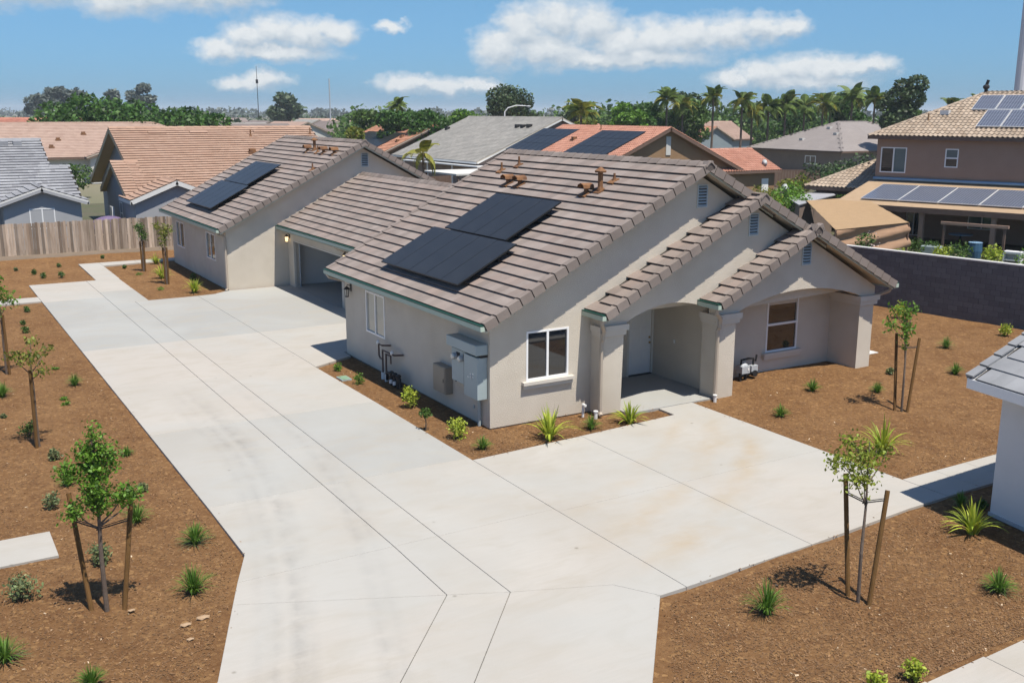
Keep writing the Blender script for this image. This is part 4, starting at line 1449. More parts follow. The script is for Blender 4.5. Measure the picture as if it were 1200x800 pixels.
chips_n('mulch_chips', 130000, M['chip'], .014, .046)
def spill(name, n):
    xs, ys = [], []
    for poly in BEDS:
        P = np.array(poly, float)
        c = P.mean(0)
        L = np.linalg.norm(np.roll(P, -1, 0) - P, axis=1)
        for k in range(len(P)):
            m = int(n * L[k] / 200)
            t = rng.random(m)[:, None]
            p = P[k] * (1 - t) + P[(k + 1) % len(P)] * t
            d = P[(k + 1) % len(P)] - P[k]
            nn_ = np.array([d[1], -d[0]]) / (np.linalg.norm(d) + 1e-9)
            p = p + nn_ * (rng.normal(0, 1, (m, 1)) * 0.13)
            xs.append(p[:, 0])
            ys.append(p[:, 1])
    x, y = np.concatenate(xs), np.concatenate(ys)
    n = len(x)
    a, L = rng.random(n) * 6.283, rng.uniform(.015, .05, n)
    Wd = L * rng.uniform(.25, .5, n)
    V = np.zeros((n, 4, 3))
    for k, (p, q_) in enumerate(((-1, -1), (1, -1), (1, 1), (-1, 1))):
        V[:, k, 0] = x + (p * L * np.cos(a) - q_ * Wd * np.sin(a)) * .5
        V[:, k, 1] = y + (p * L * np.sin(a) + q_ * Wd * np.cos(a)) * .5
        V[:, k, 2] = .006 + .004 * p
    return stuff(mesh_np(name, V.reshape(-1, 3), np.arange(4 * n).reshape(n, 4), M['chip'], None, rng.random(n)))


spill('spilled_mulch_chips', 2600)
chips_n('pale_wood_chips', 500, M['palechip'], .02, .06)

# ------------------------------------------------------------------ small plants in the beds: (x, y, height, kind, label)
PL = [
 (-10.56, 9.83, .42, 'tuft', 'green tuft at the left edge beside the second staked tree from the front'),
 (-10.30, 5.52, .50, 'shrub', 'dark green shrub just behind the second young tree from the front'),
 (-9.09, 8.55, .14, 'flat', 'flat pale green plant behind the second young tree, toward the driveway'),
 (-10.03, 3.23, .36, 'greyshrub', 'grey green shrub between the front tree and the second tree'),
 (-8.48, 2.68, .22, 'tuft', 'small tuft behind the front left tree, toward the driveway'),
 (-9.99, 1.24, .30, 'tuft', 'spiky tuft left of the front left tree crown, between two shrubs'),
 (-10.46, -.04, .42, 'greyshrub', 'rounded grey green shrub left of the front left tree stake'),
 (-8.68, .04, .26, 'greyshrub', 'small grey plant right of the front left tree crown'),
 (-9.10, -1.64, .38, 'tuft', 'tuft directly right of the right stake of the front left tree'),
 (-10.08, -3.28, .42, 'pale', 'pale grassy shrub behind the trunk of the front left tree'),
 (-8.37, -3.33, .40, 'drytuft', 'green tuft with dry blades around it near the driveway corner'),
 (-8.90, -5.32, .48, 'tuft', 'dense dark green tuft nearest the driveway bend'),
 (-11.41, -4.12, .58, 'pale', 'pale leafy shrub below the small concrete pad'),
 (-11.90, -6.19, .40, 'drytuft', 'tuft with yellow blades at the lower left frame edge'),
 (-10.89, -7.56, .30, 'tuft', 'tuft at the bottom edge left of the driveway'),
 (-8.55, 23.40, .32, 'shrub', 'low green shrub beside the left path where it meets the driveway'),
 (-8.93, 20.63, .22, 'shrub', 'smaller of two green plants near the third young tree'),
 (-9.02, 18.88, .32, 'shrub', 'larger of two green plants near the third young tree'),
 (-8.81, 12.51, .13, 'flat', 'flat green patch beside the driveway, farther of two'),
 (-8.58, 10.08, .34, 'tuft', 'lone tuft beside the driveway edge level with the second young tree'),
 (-9.10, 8.00, .14, 'flat', 'flat green patch beside the driveway, nearer of two'),
 (-10.74, 7.49, .16, 'greyshrub', 'tiny grey plant at the left frame edge'),
 (-7.76, 35.72, .24, 'greyshrub', 'leftmost small plant in front of the wooden fence'),
 (-7.06, 34.00, .32, 'shrub', 'yellowish plant in the far bed, second from left'),
 (-6.83, 32.30, .36, 'shrub', 'dark plant in the far bed, third from left'),
 (-5.66, 35.87, .26, 'shrub', 'small plant in the far bed beside the walkway bend'),
 (-6.03, 32.15, .40, 'shrub', 'dark leafy plant in the far bed nearest the walkway'),
 (-3.13, 38.10, .26, 'shrub', 'small shrub at the foot of the wooden fence beyond the walkway'),
 (-.98, 34.59, .52, 'strap', 'leafy plant between the two tall thin trees near the far walkway'),
 (-1.81, 29.39, .68, 'strap', 'yellow green plant beside the trunk of the right thin tree'),
 (-2.74, 33.83, .25, 'shrub', 'tiny plant at the far corner of the bed by the walkway'),
 (-2.53, 31.05, .18, 'flat', 'small plant between the trunks of the two thin trees'),
 (-2.65, 25.89, .22, 'flat', 'low plant in front of the right thin tree'),
 (-1.47, 24.41, .66, 'strap', 'bright yellow green strap leaved plant by the far house corner'),
 (-.62, 28.20, .38, 'shrub', 'dark plant in the shade under the far house windows'),
 (-1.12, 7.86, .36, 'fern', 'small bright green plant at the narrow end of the house bed'),
 (-1.16, 5.94, .44, 'fern', 'small green plant in front of the water pipes'),
 (-.83, 2.88, .64, 'bush', 'yellow green bush beside the sprinkler valves'),
 (-1.06, -.18, .62, 'bush', 'round bright green bush at the house corner under the meter cabinet'),
 (-.93, -1.27, .32, 'tuft', 'small tuft at the front corner of the house bed'),
 (.91, -1.43, .78, 'strap', 'large yellow green strap leaved plant under the front window'),
 (2.31, -1.26, .36, 'tuft', 'dark green tuft between the two strap leaved plants by the porch'),
 (3.45, -1.41, .58, 'strap', 'yellow green strap leaved plant beside the first porch post'),
 (7.36, -3.00, .32, 'tuft', 'tuft in the right bed nearest the front walk'),
 (9.66, -1.98, .34, 'tuft', 'tuft in the right bed in front of the recessed window'),
 (11.44, -2.82, .30, 'tuft', 'dark tuft just left of the staked tree in the right bed'),
 (13.22, -1.82, .28, 'greyshrub', 'grey green plant behind the staked tree in the right bed'),
 (17.72, -.47, .38, 'drytuft', 'pale tuft in the right bed halfway to the block wall'),
 (15.15, -2.71, .36, 'tuft', 'tuft right of the staked tree in the right bed'),
 (21.23, -.36, .50, 'bush', 'green shrub against the block wall near the white house roof'),
 (20.68, 3.87, .70, 'bush', 'green shrub against the block wall behind the staked tree'),
 (7.29, -6.42, .80, 'strap', 'large yellow green strap leaved plant beyond the front right staked tree'),
 (4.85, -10.59, .62, 'strap', 'drooping yellow green strap leaved plant beside the white house corner'),
 (5.85, -9.60, .32, 'tuft', 'dark tuft in the shade of the white house eave beside the path'),
 (3.01, -12.39, .38, 'drytuft', 'tuft in the lower right bed near the bottom walk'),
 (-.94, -10.87, .50, 'tuft', 'green tuft left of the front right staked tree'),
 (-1.28, -13.35, .32, 'sprig', 'left one of two leafy plants at the bottom edge of the photo'),
 (-.58, -13.50, .42, 'sprig', 'right one of two leafy plants at the bottom edge by the walk'),
 (6.10, -9.93, .26, 'shrub', 'small dark plant in the shade of the white house wall'),
]
KIND = {'tuft': 'grass_tuft', 'drytuft': 'grass_tuft', 'shrub': 'shrub', 'greyshrub': 'shrub', 'pale': 'shrub', 'flat': 'ground_cover_plant', 'strap': 'strap_leaf_plant',
        'fern': 'leafy_plant', 'bush': 'bush', 'sprig': 'leafy_plant'}
for (x, y, h, k, lab) in PL:
    nm = KIND[k]
    z = float(mulch_z(x, y)) - .02
    if k in ('tuft', 'drytuft'):
        o = blades(nm, 150, h * 1.3, h * .95, .016, M['grass_tuft'], None, .68, 4)
        if k == 'drytuft':
            blades('dry_blades', 45, h * .6, h * 1.15, .011, M['grass_dry'], o, .75)
    elif k == 'strap':
        o = blades(nm, 58, h * 1.35, h * 1.05, .062, M['leaf_yellow'], None, .75, 6)
    else:
        n = {'shrub': 240, 'greyshrub': 240, 'pale': 380, 'flat': 160, 'fern': 200, 'bush': 520, 'sprig': 260}[k]
        mt = {'shrub': 'leaf_mid', 'greyshrub': 'grass_dry', 'pale': 'grass_dry', 'flat': 'leaf_bright', 'fern': 'leaf_bright', 'bush': 'leaf_yellow', 'sprig': 'leaf_yellow'}[k]
        r_ = h * (1.3 if k == 'flat' else .62)
        pts = np.concatenate([blob_points((random.uniform(-.35, .35) * r_, random.uniform(-.35, .35) * r_, h * random.uniform(.35, .62)), (r_ * .62, r_ * .62, h * .42), n // 5, .2) for _ in range(5)])
        pts[:, 2] = np.abs(pts[:, 2])
        o = leaf_mesh(nm, pts, .07 if k != 'flat' else .05, M[mt], None)
        if k not in ('flat',):
            b = MB()
            for _ in range(6):
                a = random.uniform(0, 6.28)
                b.tube([(0, 0, -.02), (math.cos(a) * r_ * .25, math.sin(a) * r_ * .25, h * .35), (math.cos(a) * r_ * .5, math.sin(a) * r_ * .5, h * .7)], .008, 4, .003)
            b.build('stem', M['darkbark'], o)
    o.location = (x, y, z)
    o.rotation_euler.z = random.uniform(0, 6.28)
    tag(o, lab, 'plant', 'young plants set out in the mulch beds')
# the little tree-like plant in the house bed
o = thing('leafy_plant', 'small plant on a bare stem between the two bushes of the house bed', 'plant', (-1.46, .79, -.05), 0, 'young plants set out in the mulch beds')
MB().tube([(0, 0, 0), (.01, 0, .2), (-.01, .01, .38)], .018, 6, .012).build('stem', M['darkbark'], o)
leaf_mesh('foliage', blob_points((0, 0, .46), (.19, .19, .14), 220, .1), .08, M['leaf_mid'], o)

# ------------------------------------------------------------------ young staked trees
def young_tree(label, x, y, h, clear, lobes, leaf, n, stakes=(), lsize=.09, tie=None, tr=.042, lean=(0, 0)):
    z = float(mulch_z(x, y))
    t = thing('young_tree', label, 'tree', (x, y, z), 0, 'young trees planted in the mulch beds')
    b = MB()
    top = Vector((lean[0], lean[1], h * .93))
    pts = [Vector((0, 0, -.05)), Vector((random.uniform(-.01, .01), .01, h * .3)), top * .62 + Vector((.015, -.01, 0)), top]
    b.tube(pts, [tr, tr * .85, tr * .6, tr * .25], 8)
    for (lx, ly, lz, lr, lh) in lobes:
        st = top * min(.85, max(clear / h * .95, (lz - .35) / h))
        mid = (st + Vector((lx, ly, lz))) * .5 + Vector((0, 0, -.04))
        b.tube([st, mid, Vector((lx, ly, lz)), Vector((lx * 1.15, ly * 1.15, lz + lh * .7))], [tr * .45, tr * .3, tr * .18, .003], 5)
    b.build('trunk', M['bark'], t)
    tot = sum(l[3] ** 2 * l[4] for l in lobes)
    P = np.concatenate([blob_points((lx, ly, lz), (lr, lr, lh), max(20, int(n * lr * lr * lh / tot)), .15) for (lx, ly, lz, lr, lh) in lobes])
    P = P + rng.normal(0, .055, P.shape)
    leaf_mesh('crown', P, lsize, M[leaf], t, up_bias=.1)
    if tie:
        b = MB()
        for s_ in stakes:
            (bx, by), (tx, ty, tz) = s_[0], s_[1]
            f = tie / tz
            p = Vector((bx + (tx - bx) * f - x, by + (ty - by) * f - y, tie))
            c = top * (tie / top.z)
            b.tube([p + (p - c).normalized() * .03, c - (p - c).normalized() * .05], .012, 6)
            b.tube([p + Vector((0, 0, .035)) + (p - c).normalized() * .03, c + Vector((0, 0, .03)) - (p - c).normalized() * .05], .008, 6)
        b.build('tie', M['tie'], t)
    for s_ in stakes:
        (bx, by), (tx, ty, tz) = s_[0], s_[1]
        o = MB().tube([(0, 0, -.1), (tx - bx, ty - by, tz)], .041, 10).build('tree_stake', M['stake'])
        o.location = (bx, by, z)
        tag(o, s_[2], 'tree stake', 'wooden stakes beside the young trees')
    return t


young_tree('young tree with bushy bright green crown between two leaning stakes, front left', -10.29, -5.25, 3.26, 1.65,
           [(0, .05, 2.55, .24, .42), (-.36, .1, 2.46, .22, .17), (.24, 0, 2.66, .16, .32), (.04, 0, 3.02, .13, .26), (-.12, .1, 2.75, .14, .2), (.42, -.05, 1.98, .26, .17), (-.34, .05, 1.80, .20, .15), (.02, 0, 1.92, .24, .25), (.62, -.05, 1.95, .12, .1), (-.05, -.1, 2.2, .2, .3)],
           'leaf_bright', 4200,
           [((-10.50, -5.12), (-10.62, -4.55, 1.90), 'left leaning stake of the front left staked tree'),
            ((-10.04, -5.33), (-9.71, -5.02, 1.95), 'right leaning stake of the front left staked tree')], .066, 1.45)
young_tree('young tree with sparse low crown, second from the front on the left', -10.21, 4.44, 2.5, 1.95,
           [(0, 0, 2.25, .34, .2), (.4, .3, 2.35, .22, .14), (-.35, .2, 2.3, .25, .15), (.2, -.2, 1.95, .22, .16), (.1, .5, 2.55, .25, .1)], 'leaf_olive', 420,
           [((-10.27, 4.36), (-10.24, 4.40, 1.95), 'stake against the trunk of the second tree on the left')], .09, 1.2, .035)
young_tree('young tree with dense green crown at the left frame edge', -10.2, 12.69, 3.25, 1.9,
           [(-.1, 0, 2.5, .42, .4), (-.3, .1, 2.9, .3, .3), (.3, .1, 2.35, .3, .28), (-.2, -.1, 2.1, .3, .3), (.1, 0, 3.05, .2, .2)], 'leaf_bright', 900,
           [((-10.12, 12.58), (-10.14, 12.62, 1.9), 'stake against the tree at the left frame edge')], .10, 1.3, .035)
young_tree('left one of two thin trees by the far house, darker crown', -2.11, 32.1, 2.5, 1.45,
           [(0, 0, 2.05, .26, .42), (-.1, .1, 2.3, .26, .22), (.12, -.05, 1.8, .2, .25)], 'leaf_mid', 620,
           [((-2.05, 32.05), (-2.03, 32.05, 1.55), 'right stake of the left thin tree by the far house'), ((-2.17, 32.16), (-2.19, 32.16, 1.55), 'left stake of the left thin tree by the far house')], .09, 1.3, .05)
young_tree('right one of two thin trees by the far house, paler wider crown', -2.0, 27.43, 3.05, 1.7,
           [(0, 0, 2.45, .30, .45), (-.25, .1, 2.8, .28, .2), (.2, 0, 2.6, .3, .25), (-.1, 0, 2.0, .22, .28)], 'leaf_olive', 700,
           [((-1.94, 27.38), (-1.92, 27.38, 1.75), 'right stake of the right thin tree by the far house'), ((-2.06, 27.48), (-2.08, 27.48, 1.75), 'left stake of the right thin tree by the far house')], .09, 1.4, .05)
young_tree('slender young tree between two stakes in the right bed before the block wall', 10.67, -4.29, 3.15, 1.7,
           [(.05, .2, 2.35, .16, .5), (-.38, .3, 2.45, .2, .25), (.2, .3, 2.75, .24, .28), (.55, .3, 2.75, .16, .2), (-.3, .35, 2.85, .13, .18), (.25, .2, 2.3, .2, .3), (.0, .1, 1.95, .14, .25)], 'leaf_bright', 620,
           [((10.58, -4.14), (10.86, -3.76, 2.10), 'left stake of the tree before the block wall'), ((10.73, -4.42), (11.26, -4.21, 2.0), 'right stake of the tree before the block wall')], .09, 1.75, .034, (.2, .25))
young_tree('young tree with sparse olive crown between two stakes, front right', .63, -11.41, 2.95, 1.9,
           [(.05, .25, 2.45, .36, .26), (-.4, .3, 2.5, .24, .22), (.45, .25, 2.5, .28, .13), (-.1, .3, 2.82, .22, .14), (.75, .25, 2.5, .16, .08), (-.2, .1, 2.2, .26, .2), (.15, .2, 2.1, .22, .2)], 'leaf_gold', 1100,
           [((.66, -11.18), (.85, -10.76, 2.05), 'left stake of the front right staked tree'), ((.70, -11.57), (1.19, -11.37, 1.88), 'right stake of the front right staked tree')], .075, 1.72, .033, (.2, .2))

# loose things lying in the beds
tag(MB().box(-.42, .42, -.20, .20, 0, .06).build('splash_block', M['coping']), 'white concrete splash block on the mulch beside the right porch post', 'splash block').location = (14.75, .45, .08)
vb = thing('valve_box', 'green valve box lid in the narrow bed beside the driveway', 'valve box', (-1.33, 6.75, -.05))
MB().box(-.16, .16, -.25, .25, -.05, .035).build('box_rim', M['meter'], vb)
MB().box(-.13, .13, -.22, .22, .036, .045).build('box_lid', pmat('valve_box_green', (.16, .26, .17), (.2, .3, .2), rough=.6), vb)
for i, (x, y, s_) in enumerate(((-9.3, -6.45, .075), (-9.0, -6.35, .09), (-9.95, -5.5, .05), (-9.35, -6.95, .05))):
    o = MB().ball((0, 0, 0), s_, 1, (1.4, .8, .35)).build('stone', M['stone'])
    o.location = (x, y, -.03)
    tag(o, ['flat pale stone left of the pair near the driveway bend', 'flat pale stone right of the pair near the driveway bend', 'small stone by the right stake of the front left tree', 'small flat stone below the pair near the driveway bend'][i], 'stone')

# ------------------------------------------------------------------ neighbouring houses
def roofmat(name, a, b, t, var=.16):
    M[name] = pmat(name, a, b, rough=.85, ns=.5, bump=0, var=var * .55, tint=t, spec=.2, space='World')


roofmat('peach_tile', (.325, .21, .152), (.37, .25, .187), (.30, .185, .132), .10)
roofmat('bluegrey_tile', (.21, .215, .23), (.30, .305, .32), (.17, .17, .185), .16)
roofmat('pale_peach_tile', (.31, .215, .17), (.36, .26, .21), (.28, .19, .15), .08)
roofmat('red_far_tile', (.36, .15, .105), (.42, .185, .13), (.30, .12, .09), .08)
roofmat('orange_tile', (.42, .205, .125), (.49, .26, .17), (.35, .155, .10), .18)
roofmat('red_orange_tile', (.34, .165, .115), (.42, .22, .16), (.29, .13, .09), .16)
roofmat('shingle_grey', (.235, .225, .205), (.30, .285, .26), (.20, .195, .18), .16)
roofmat('shingle_taupe', (.225, .20, .19), (.255, .228, .215), (.22, .195, .183), .02)
roofmat('beige_tile', (.285, .225, .17), (.36, .29, .225), (.24, .18, .13), .26)
roofmat('brown_far_tile', (.16, .13, .12), (.21, .175, .16), (.13, .11, .10), .1)
for n_, a, b in (('wall_bluegrey', (.32, .325, .34), (.355, .36, .375)), ('wall_grey', (.33, .32, .315), (.36, .35, .345)), ('wall_pale', (.5, .49, .46), (.54, .53, .5)),
                 ('wall_brown', (.235, .145, .10), (.27, .17, .12)), ('wall_tan', (.25, .155, .085), (.285, .18, .10)), ('wall_taupe', (.20, .155, .135), (.23, .18, .155)),
                 ('wall_slate', (.20, .245, .27), (.23, .275, .30)), ('wall_mocha', (.295, .195, .145), (.325, .22, .165))):
    M[n_] = pmat(n_, a, b, ns=.8, bump=.2, bs=60)
M['soffit_tan'] = pmat('soffit_tan', (.52, .40, .24), (.56, .43, .27), ns=1)
M['trim_brown'] = pmat('trim_brown', (.13, .085, .065), (.16, .105, .08), ns=2)
M['trim_white'] = pmat('trim_white', (.62, .62, .6), (.66, .66, .64), ns=2)
M['pv_blue'] = None


def block(root, O, A, L, hw, ze, sl, wall, tile, kind='flat', tw=.33, ex=.37, oe=.45, og=.4, sides=(1, 1), trim='trim_brown', soffit='soffit', z0=-.1, caps=True, front=.085, verge_tiles=True):
    """a gabled block: ridge from O (ground point) along A for L metres, half width hw"""
    O = Vector((O[0], O[1], 0))
    A = Vector((A[0], A[1], 0)).normalized()
    B = Vector((A.y, -A.x, 0))
    zr = ze + sl * (hw + oe)
    cs = 1 / math.sqrt(1 + sl * sl)
    zt = zr - sl * hw - .13
    m = MB()
    pts = [O - B * hw + Zv * z0, O + B * hw + Zv * z0, O + B * hw + Zv * zt, O + Zv * (zr - .13), O - B * hw + Zv * zt]
    m.poly(pts, A * L)
    m.build('wall', M[wall], root)
    SLN = (hw + oe) / cs
    for k, sgn in enumerate((1, -1)):
        if not sides[k]:
            continue
        s_ = (-B * sgn * cs + Zv * sl * cs)
        n_ = (B * sgn * sl * cs + Zv * cs)
        o = O + B * sgn * (hw + oe) + Zv * (ze - .05)
        MB().obox(o, A, s_, n_, (-og, L + og), (0, SLN), (-.10, -.006)).build('roof_deck', M[soffit], root)
        if tile:
            oo = o - A * og
            tile_field(root, oo, A, s_, [(0, 0), (L + 2 * og, 0), (L + 2 * og, SLN - .05), (0, SLN - .05)], M[tile], kind, tw, ex, None, front)
        f = MB()
        f.obox(o, A, B * sgn, Zv, (-og, L + og), (.002, .03), (-.22, -.01))
        f.build('fascia', M[trim], root)
        for e in (-og, L + og - .03):
            b = MB()
            b.obox(o + A * e, A, s_, n_, (0, .03), (.04, SLN), (-.26, -.101))
            b.build('barge_board', M[trim], root)
    if caps and tile:
        ridge(O - A * og + Zv * (zr - .02), O + A * (L + og) + Zv * (zr - .02), .16, .5, None, root, 'ridge_tile', sl) if False else None
        mt = tile
        ridge(O - A * og + Zv * (zr - .03), O + A * (L + og) + Zv * (zr - .03), .17, .55, mt, root, 'ridge_tile', sl)
    return zr


def hip(root, P0, A, L, W, ze, sl, tile, kind='flat', tw=.33, ex=.37, trim='trim_brown', soffit='soffit', front=.05):
    """hipped roof over an eave rectangle: corner P0, length L along A, width W to the left of A"""
    A = Vector((A[0], A[1], 0)).normalized()
    B = Vector((-A.y, A.x, 0))
    P0 = Vector((P0[0], P0[1], ze - .05))
    cs = 1 / math.sqrt(1 + sl * sl)
    h = W / 2
    S = h / cs
    zr = ze - .05 + sl * h
    c = [P0, P0 + A * L, P0 + A * L + B * W, P0 + B * W]
    r0, r1 = P0 + A * h + B * h + Zv * sl * h, P0 + A * (L - h) + B * h + Zv * sl * h
    m = MB()
    dz = Zv * .02
    m.poly([c[0] - dz, c[1] - dz, r1 - dz, r0 - dz])
    m.poly([c[1] - dz, c[2] - dz, r1 - dz])
    m.poly([c[2] - dz, c[3] - dz, r0 - dz, r1 - dz])
    m.poly([c[3] - dz, c[0] - dz, r0 - dz])
    lo = [x - Zv * .10 for x in c]
    m.poly(lo[::-1])
    m.build('roof_deck', M[soffit], root)
    for o, u, ln, tri in ((c[0], A, L, 0), (c[1], B, W, 1), (c[2], -A, L, 0), (c[3], -B, W, 1)):
        nrm = Vector((-u.y, u.x, 0))
        s_ = nrm * cs + Zv * sl * cs
        poly = [(0, 0), (ln, 0), (ln / 2, S), (ln / 2 - .001, S)] if tri else [(0, 0), (ln, 0), (ln - h, S - .05), (h, S - .05)]
        tile_field(root, o, u, s_, poly, M[tile], kind, tw, ex, None, front)
        MB().obox(o - Zv * .02, u, -nrm, Zv, (-.0, ln), (.002, .03), (-.2, .02)).build('fascia', M[trim], root)
    for a, b in ((c[0], r0), (c[3], r0), (c[1], r1), (c[2], r1), (r0, r1)):
        ridge(a + Zv * .03, b + Zv * .03, .16, .45, tile, root, 'hip_tile', .5, .35)
    return zr


def settle(root):
    """children were built in place: make them relative to the thing's base"""
    for c in root.children:
        c.location = Vector(c.location) - root.location


def house(name, label, base, group=None):
    return thing(name, label, 'house', base, 0, group)


# peach tiled house right behind the fence
p2 = house('peach_roof_house', 'grey house with wide peach tiled roof and stepped gables behind the fence', (5, 45, 0))
block(p2, (1.0, 52.5), (1, 0), 12.65, 9.05, 2.9, .42, 'wall_grey', 'peach_tile', tw=.30, ex=.36, og=.8, soffit='soffit_tan', trim='soffit_tan')
block(p2, (-.35, 47.6), (1, 0), .95, 4.05, 2.9, .435, 'wall_grey', 'peach_tile', tw=.30, ex=.36, og=.35, sides=(1, 1), soffit='soffit_tan', trim='soffit_tan')
block(p2, (1.95, 41.6), (0, 1), 3.0, 2.45, 2.86, .40, 'wall_bluegrey', 'peach_tile', tw=.30, ex=.36, oe=.3, og=.3, trim='trim_white', soffit='trim_white')
block(p2, (14.1, 50.0), (1, 0), 3.4, 5.6, 2.9, .42, 'wall_bluegrey', 'peach_tile', tw=.30, ex=.36, og=.3)
window(p2, (1.95, 41.6), (1, 0), (0, 1), 1.35, 2.2, 1.0, 2.2, 'v', glass='glass')
window(p2, (-.35, 46.6), (0, -1), (1, 0), -0.8, .1, .9, 2.3, 'h', glass='glass')
window(p2, (.65, 53.5), (0, -1), (1, 0), -.6, .6, 1.0, 2.4, 'h', glass='blueglass')


def roof_vent_far(root, x, y, z, hood=True):
    b = MB()
    if hood:
        b.box(x - .3, x + .3, y - .3, y + .25, z - .1, z + .05).box(x - .2, x + .2, y - .2, y + .15, z + .05, z + .26)
    else:
        b.tube([(x, y, z - .1), (x, y, z + .45)], .05, 8).tube([(x, y, z - .1), (x, y, z + .12)], .14, 8, .06)
    b.build('roof_vent', M['rust'], root)


def z2(y):
    return 2.9 + .42 * (y - 43.0)


for x, y, k in ((8.8, 48.5, 1), (10.2, 47.5, 0), (11.6, 45.9, 1), (9.5, 51.0, 0), (12.0, 50.0, 1), (14.0, 51.2, 0)):
    roof_vent_far(p2, x, y, z2(y), bool(k))
for x in (3.2, 6.0, 10.5):
    MB().obox((x, 51.6, z2(51.6) + .02), X, Vector((0, 1, .42)).normalized(), Vector((0, -.42, 1)).normalized(), (-.6, .6), (-.14, .14), (.0, .07)).build('ridge_vent', M['peach_tile'], p2)
settle(p2)

# blue grey house at the left edge
n1 = house('blue_grey_house', 'blue grey house with grey tiled roof and small gable behind the fence', (-8, 46, 0))
block(n1, (-22, 53.2), (1, 0), 17.6, 7.75, 2.9, .40, 'wall_bluegrey', 'bluegrey_tile', ex=.40, og=.4)
block(n1, (-5.6, 49.2), (1, 0), 2.3, 3.75, 2.9, .40, 'wall_bluegrey', 'bluegrey_tile', ex=.40, og=.4)
block(n1, (-5.30, 43.6), (0, 1), 4.2, 2.1, 2.82, .35, 'wall_bluegrey', 'bluegrey_tile', ex=.40, oe=.4, og=.35, soffit='trim_white', trim='wall_bluegrey')
window(n1, (-5.30, 43.6), (1, 0), (0, 1), -.75, .62, 1.2, 2.39, 'v', glass='glass')
for x in (-6.3, -5.5):
    MB().box(x - .25, x + .25, 52.1, 52.6, 5.75, 6.05).build('roof_vent', M['bluegrey_tile'], n1)
settle(n1)

# pale peach hip roofed house behind those two
n3 = house('pale_peach_house', 'pale house with broad peach tiled hip roof behind the blue grey house', (0, 110, 0))
MB().box(-12.5, 24, 103.6, 121, -.1, 2.85).build('wall', M['wall_pale'], n3)
hip(n3, (-13, 103), (1, 0), 38, 18.5, 2.9, .40, 'pale_peach_tile', tw=.5, ex=.45)
for x, y in ((4.0, 107.5), (7, 109), (3, 105.6), (10, 106)):
    roof_vent_far(n3, x, y, 2.9 + .40 * (y - 103), x != 10)
block(n3, (11, 102.2), (0, 1), 8, 4.5, 2.9, .36, 'wall_pale', 'pale_peach_tile', tw=.5, ex=.45)
settle(n3)
n4 = house('red_roof_house', 'house with long dull red tiled roof beyond the peach hip roof', (0, 178, 0))
block(n4, (3, 178), (1, 0), 26, 8.5, 3.0, .42, 'wall_pale', 'red_far_tile', tw=.6, ex=.5)
settle(n4)

# orange roofed house with solar panels
n5 = house('orange_roof_house', 'house with bright orange tiled roof behind the far half of the duplex', (47.3, 105, 0))
block(n5, (47.3, 96.9), (0, 1), 17.2, 7.4, 2.9, .43, 'wall_tan', 'orange_tile', tw=.36, ex=.4, og=.4)
for x, y in ((43.8, 99.4), (42.6, 98.2), (44.9, 97.8)):
    roof_vent_far(n5, x, y, 2.9 + .43 * (x - 39.45), True)
settle(n5)
# grey shingled house
n6 = house('grey_shingle_house', 'house with large grey shingled roof in the middle distance', (50.2, 82, 0))
block(n6, (50.2, 72.4), (0, 1), 20.5, 10.2, 2.9, .42, 'wall_taupe', 'shingle_grey', tw=.33, ex=.34, og=.4, oe=.5, trim='trim_white', front=.045)
for x, y in ((47.6, 75.9), (47.7, 74.8), (47.6, 77.1), (46.5, 92.0)):
    MB().box(x - .25, x + .25, y - .25, y + .25, 2.9 + .42 * (x - 39.5) - .1, 2.9 + .42 * (x - 39.5) + .3).build('roof_vent', M['dark'], n6)
settle(n6)
# red orange tiled house with the gable towards the viewer
n7 = house('red_tile_house', 'tan house with red orange tiled roof and broad gable behind the duplex ridge', (43.85, 54, 0))
block(n7, (43.85, 46.5), (0, 1), 15.4, 8.3, 2.9, .44, 'wall_tan', 'red_orange_tile', 'barrel', .30, .37, og=.5, trim='trim_brown', soffit='trim_brown')
block(n7, (46, 50), (1, 0), 10.5, 3.6, 2.9, .44, 'wall_tan', 'red_orange_tile', 'barrel', .30, .37, og=.45)
MB().box(43.72, 44.22, 46.44, 46.499, 4.4, 5.95).build('gable_vent', M['wall_pale'], n7)
MB().box(54.9, 55.7, 46.34, 46.399, 0.9, 2.1).build('side_door', M['vinyl'], n7)
roof_vent_far(n7, 41.0, 56.3, 2.9 + .44 * (41 - 35.1), True)
roof_vent_far(n7, 43.0, 54.9, 2.9 + .44 * (43.0 - 35.1), False)
settle(n7)


def pv_grid(label, o, u, s, nrm, nu, ns, pw, pl, glass='pv', frame='pvframe', group=None, gap=.02):
    t = thing('solar_panel_array', label, 'solar panels', o, 0, group)
    u, s, nrm = Vector(u).normalized(), Vector(s).normalized(), Vector(nrm).normalized()
    fr = None
    for i in range(nu):
        for j in range(ns):
            off = u * (i * (pw + gap)) + s * (j * (pl + gap))
            if fr is None:
                fr = MB().obox((0, 0, 0), u, s, nrm, (0, pw), (0, pl), (.05, .10)).build('solar_panel', M[frame], t)
                gl = MB().obox((0, 0, 0), u, s, nrm, (.03, pw - .03), (.03, pl - .03), (.10, .104)).build('solar_glass', M[glass], fr)
            else:
                c = fr.copy()
                link(c, t)
                c.location = off
                g_ = gl.copy()
                link(g_, c)
    tot = s * (ns * (pl + gap))
    MB().obox((0, 0, 0), u, s, nrm, (.1, nu * (pw + gap) - .1), (.3, .36), (-.05, .049)).obox((0, 0, 0), u, s, nrm, (.1, nu * (pw + gap) - .1), (tot.length - .4, tot.length - .34), (-.05, .049)).build('mounting_rail', M['dark'], t)
    return t


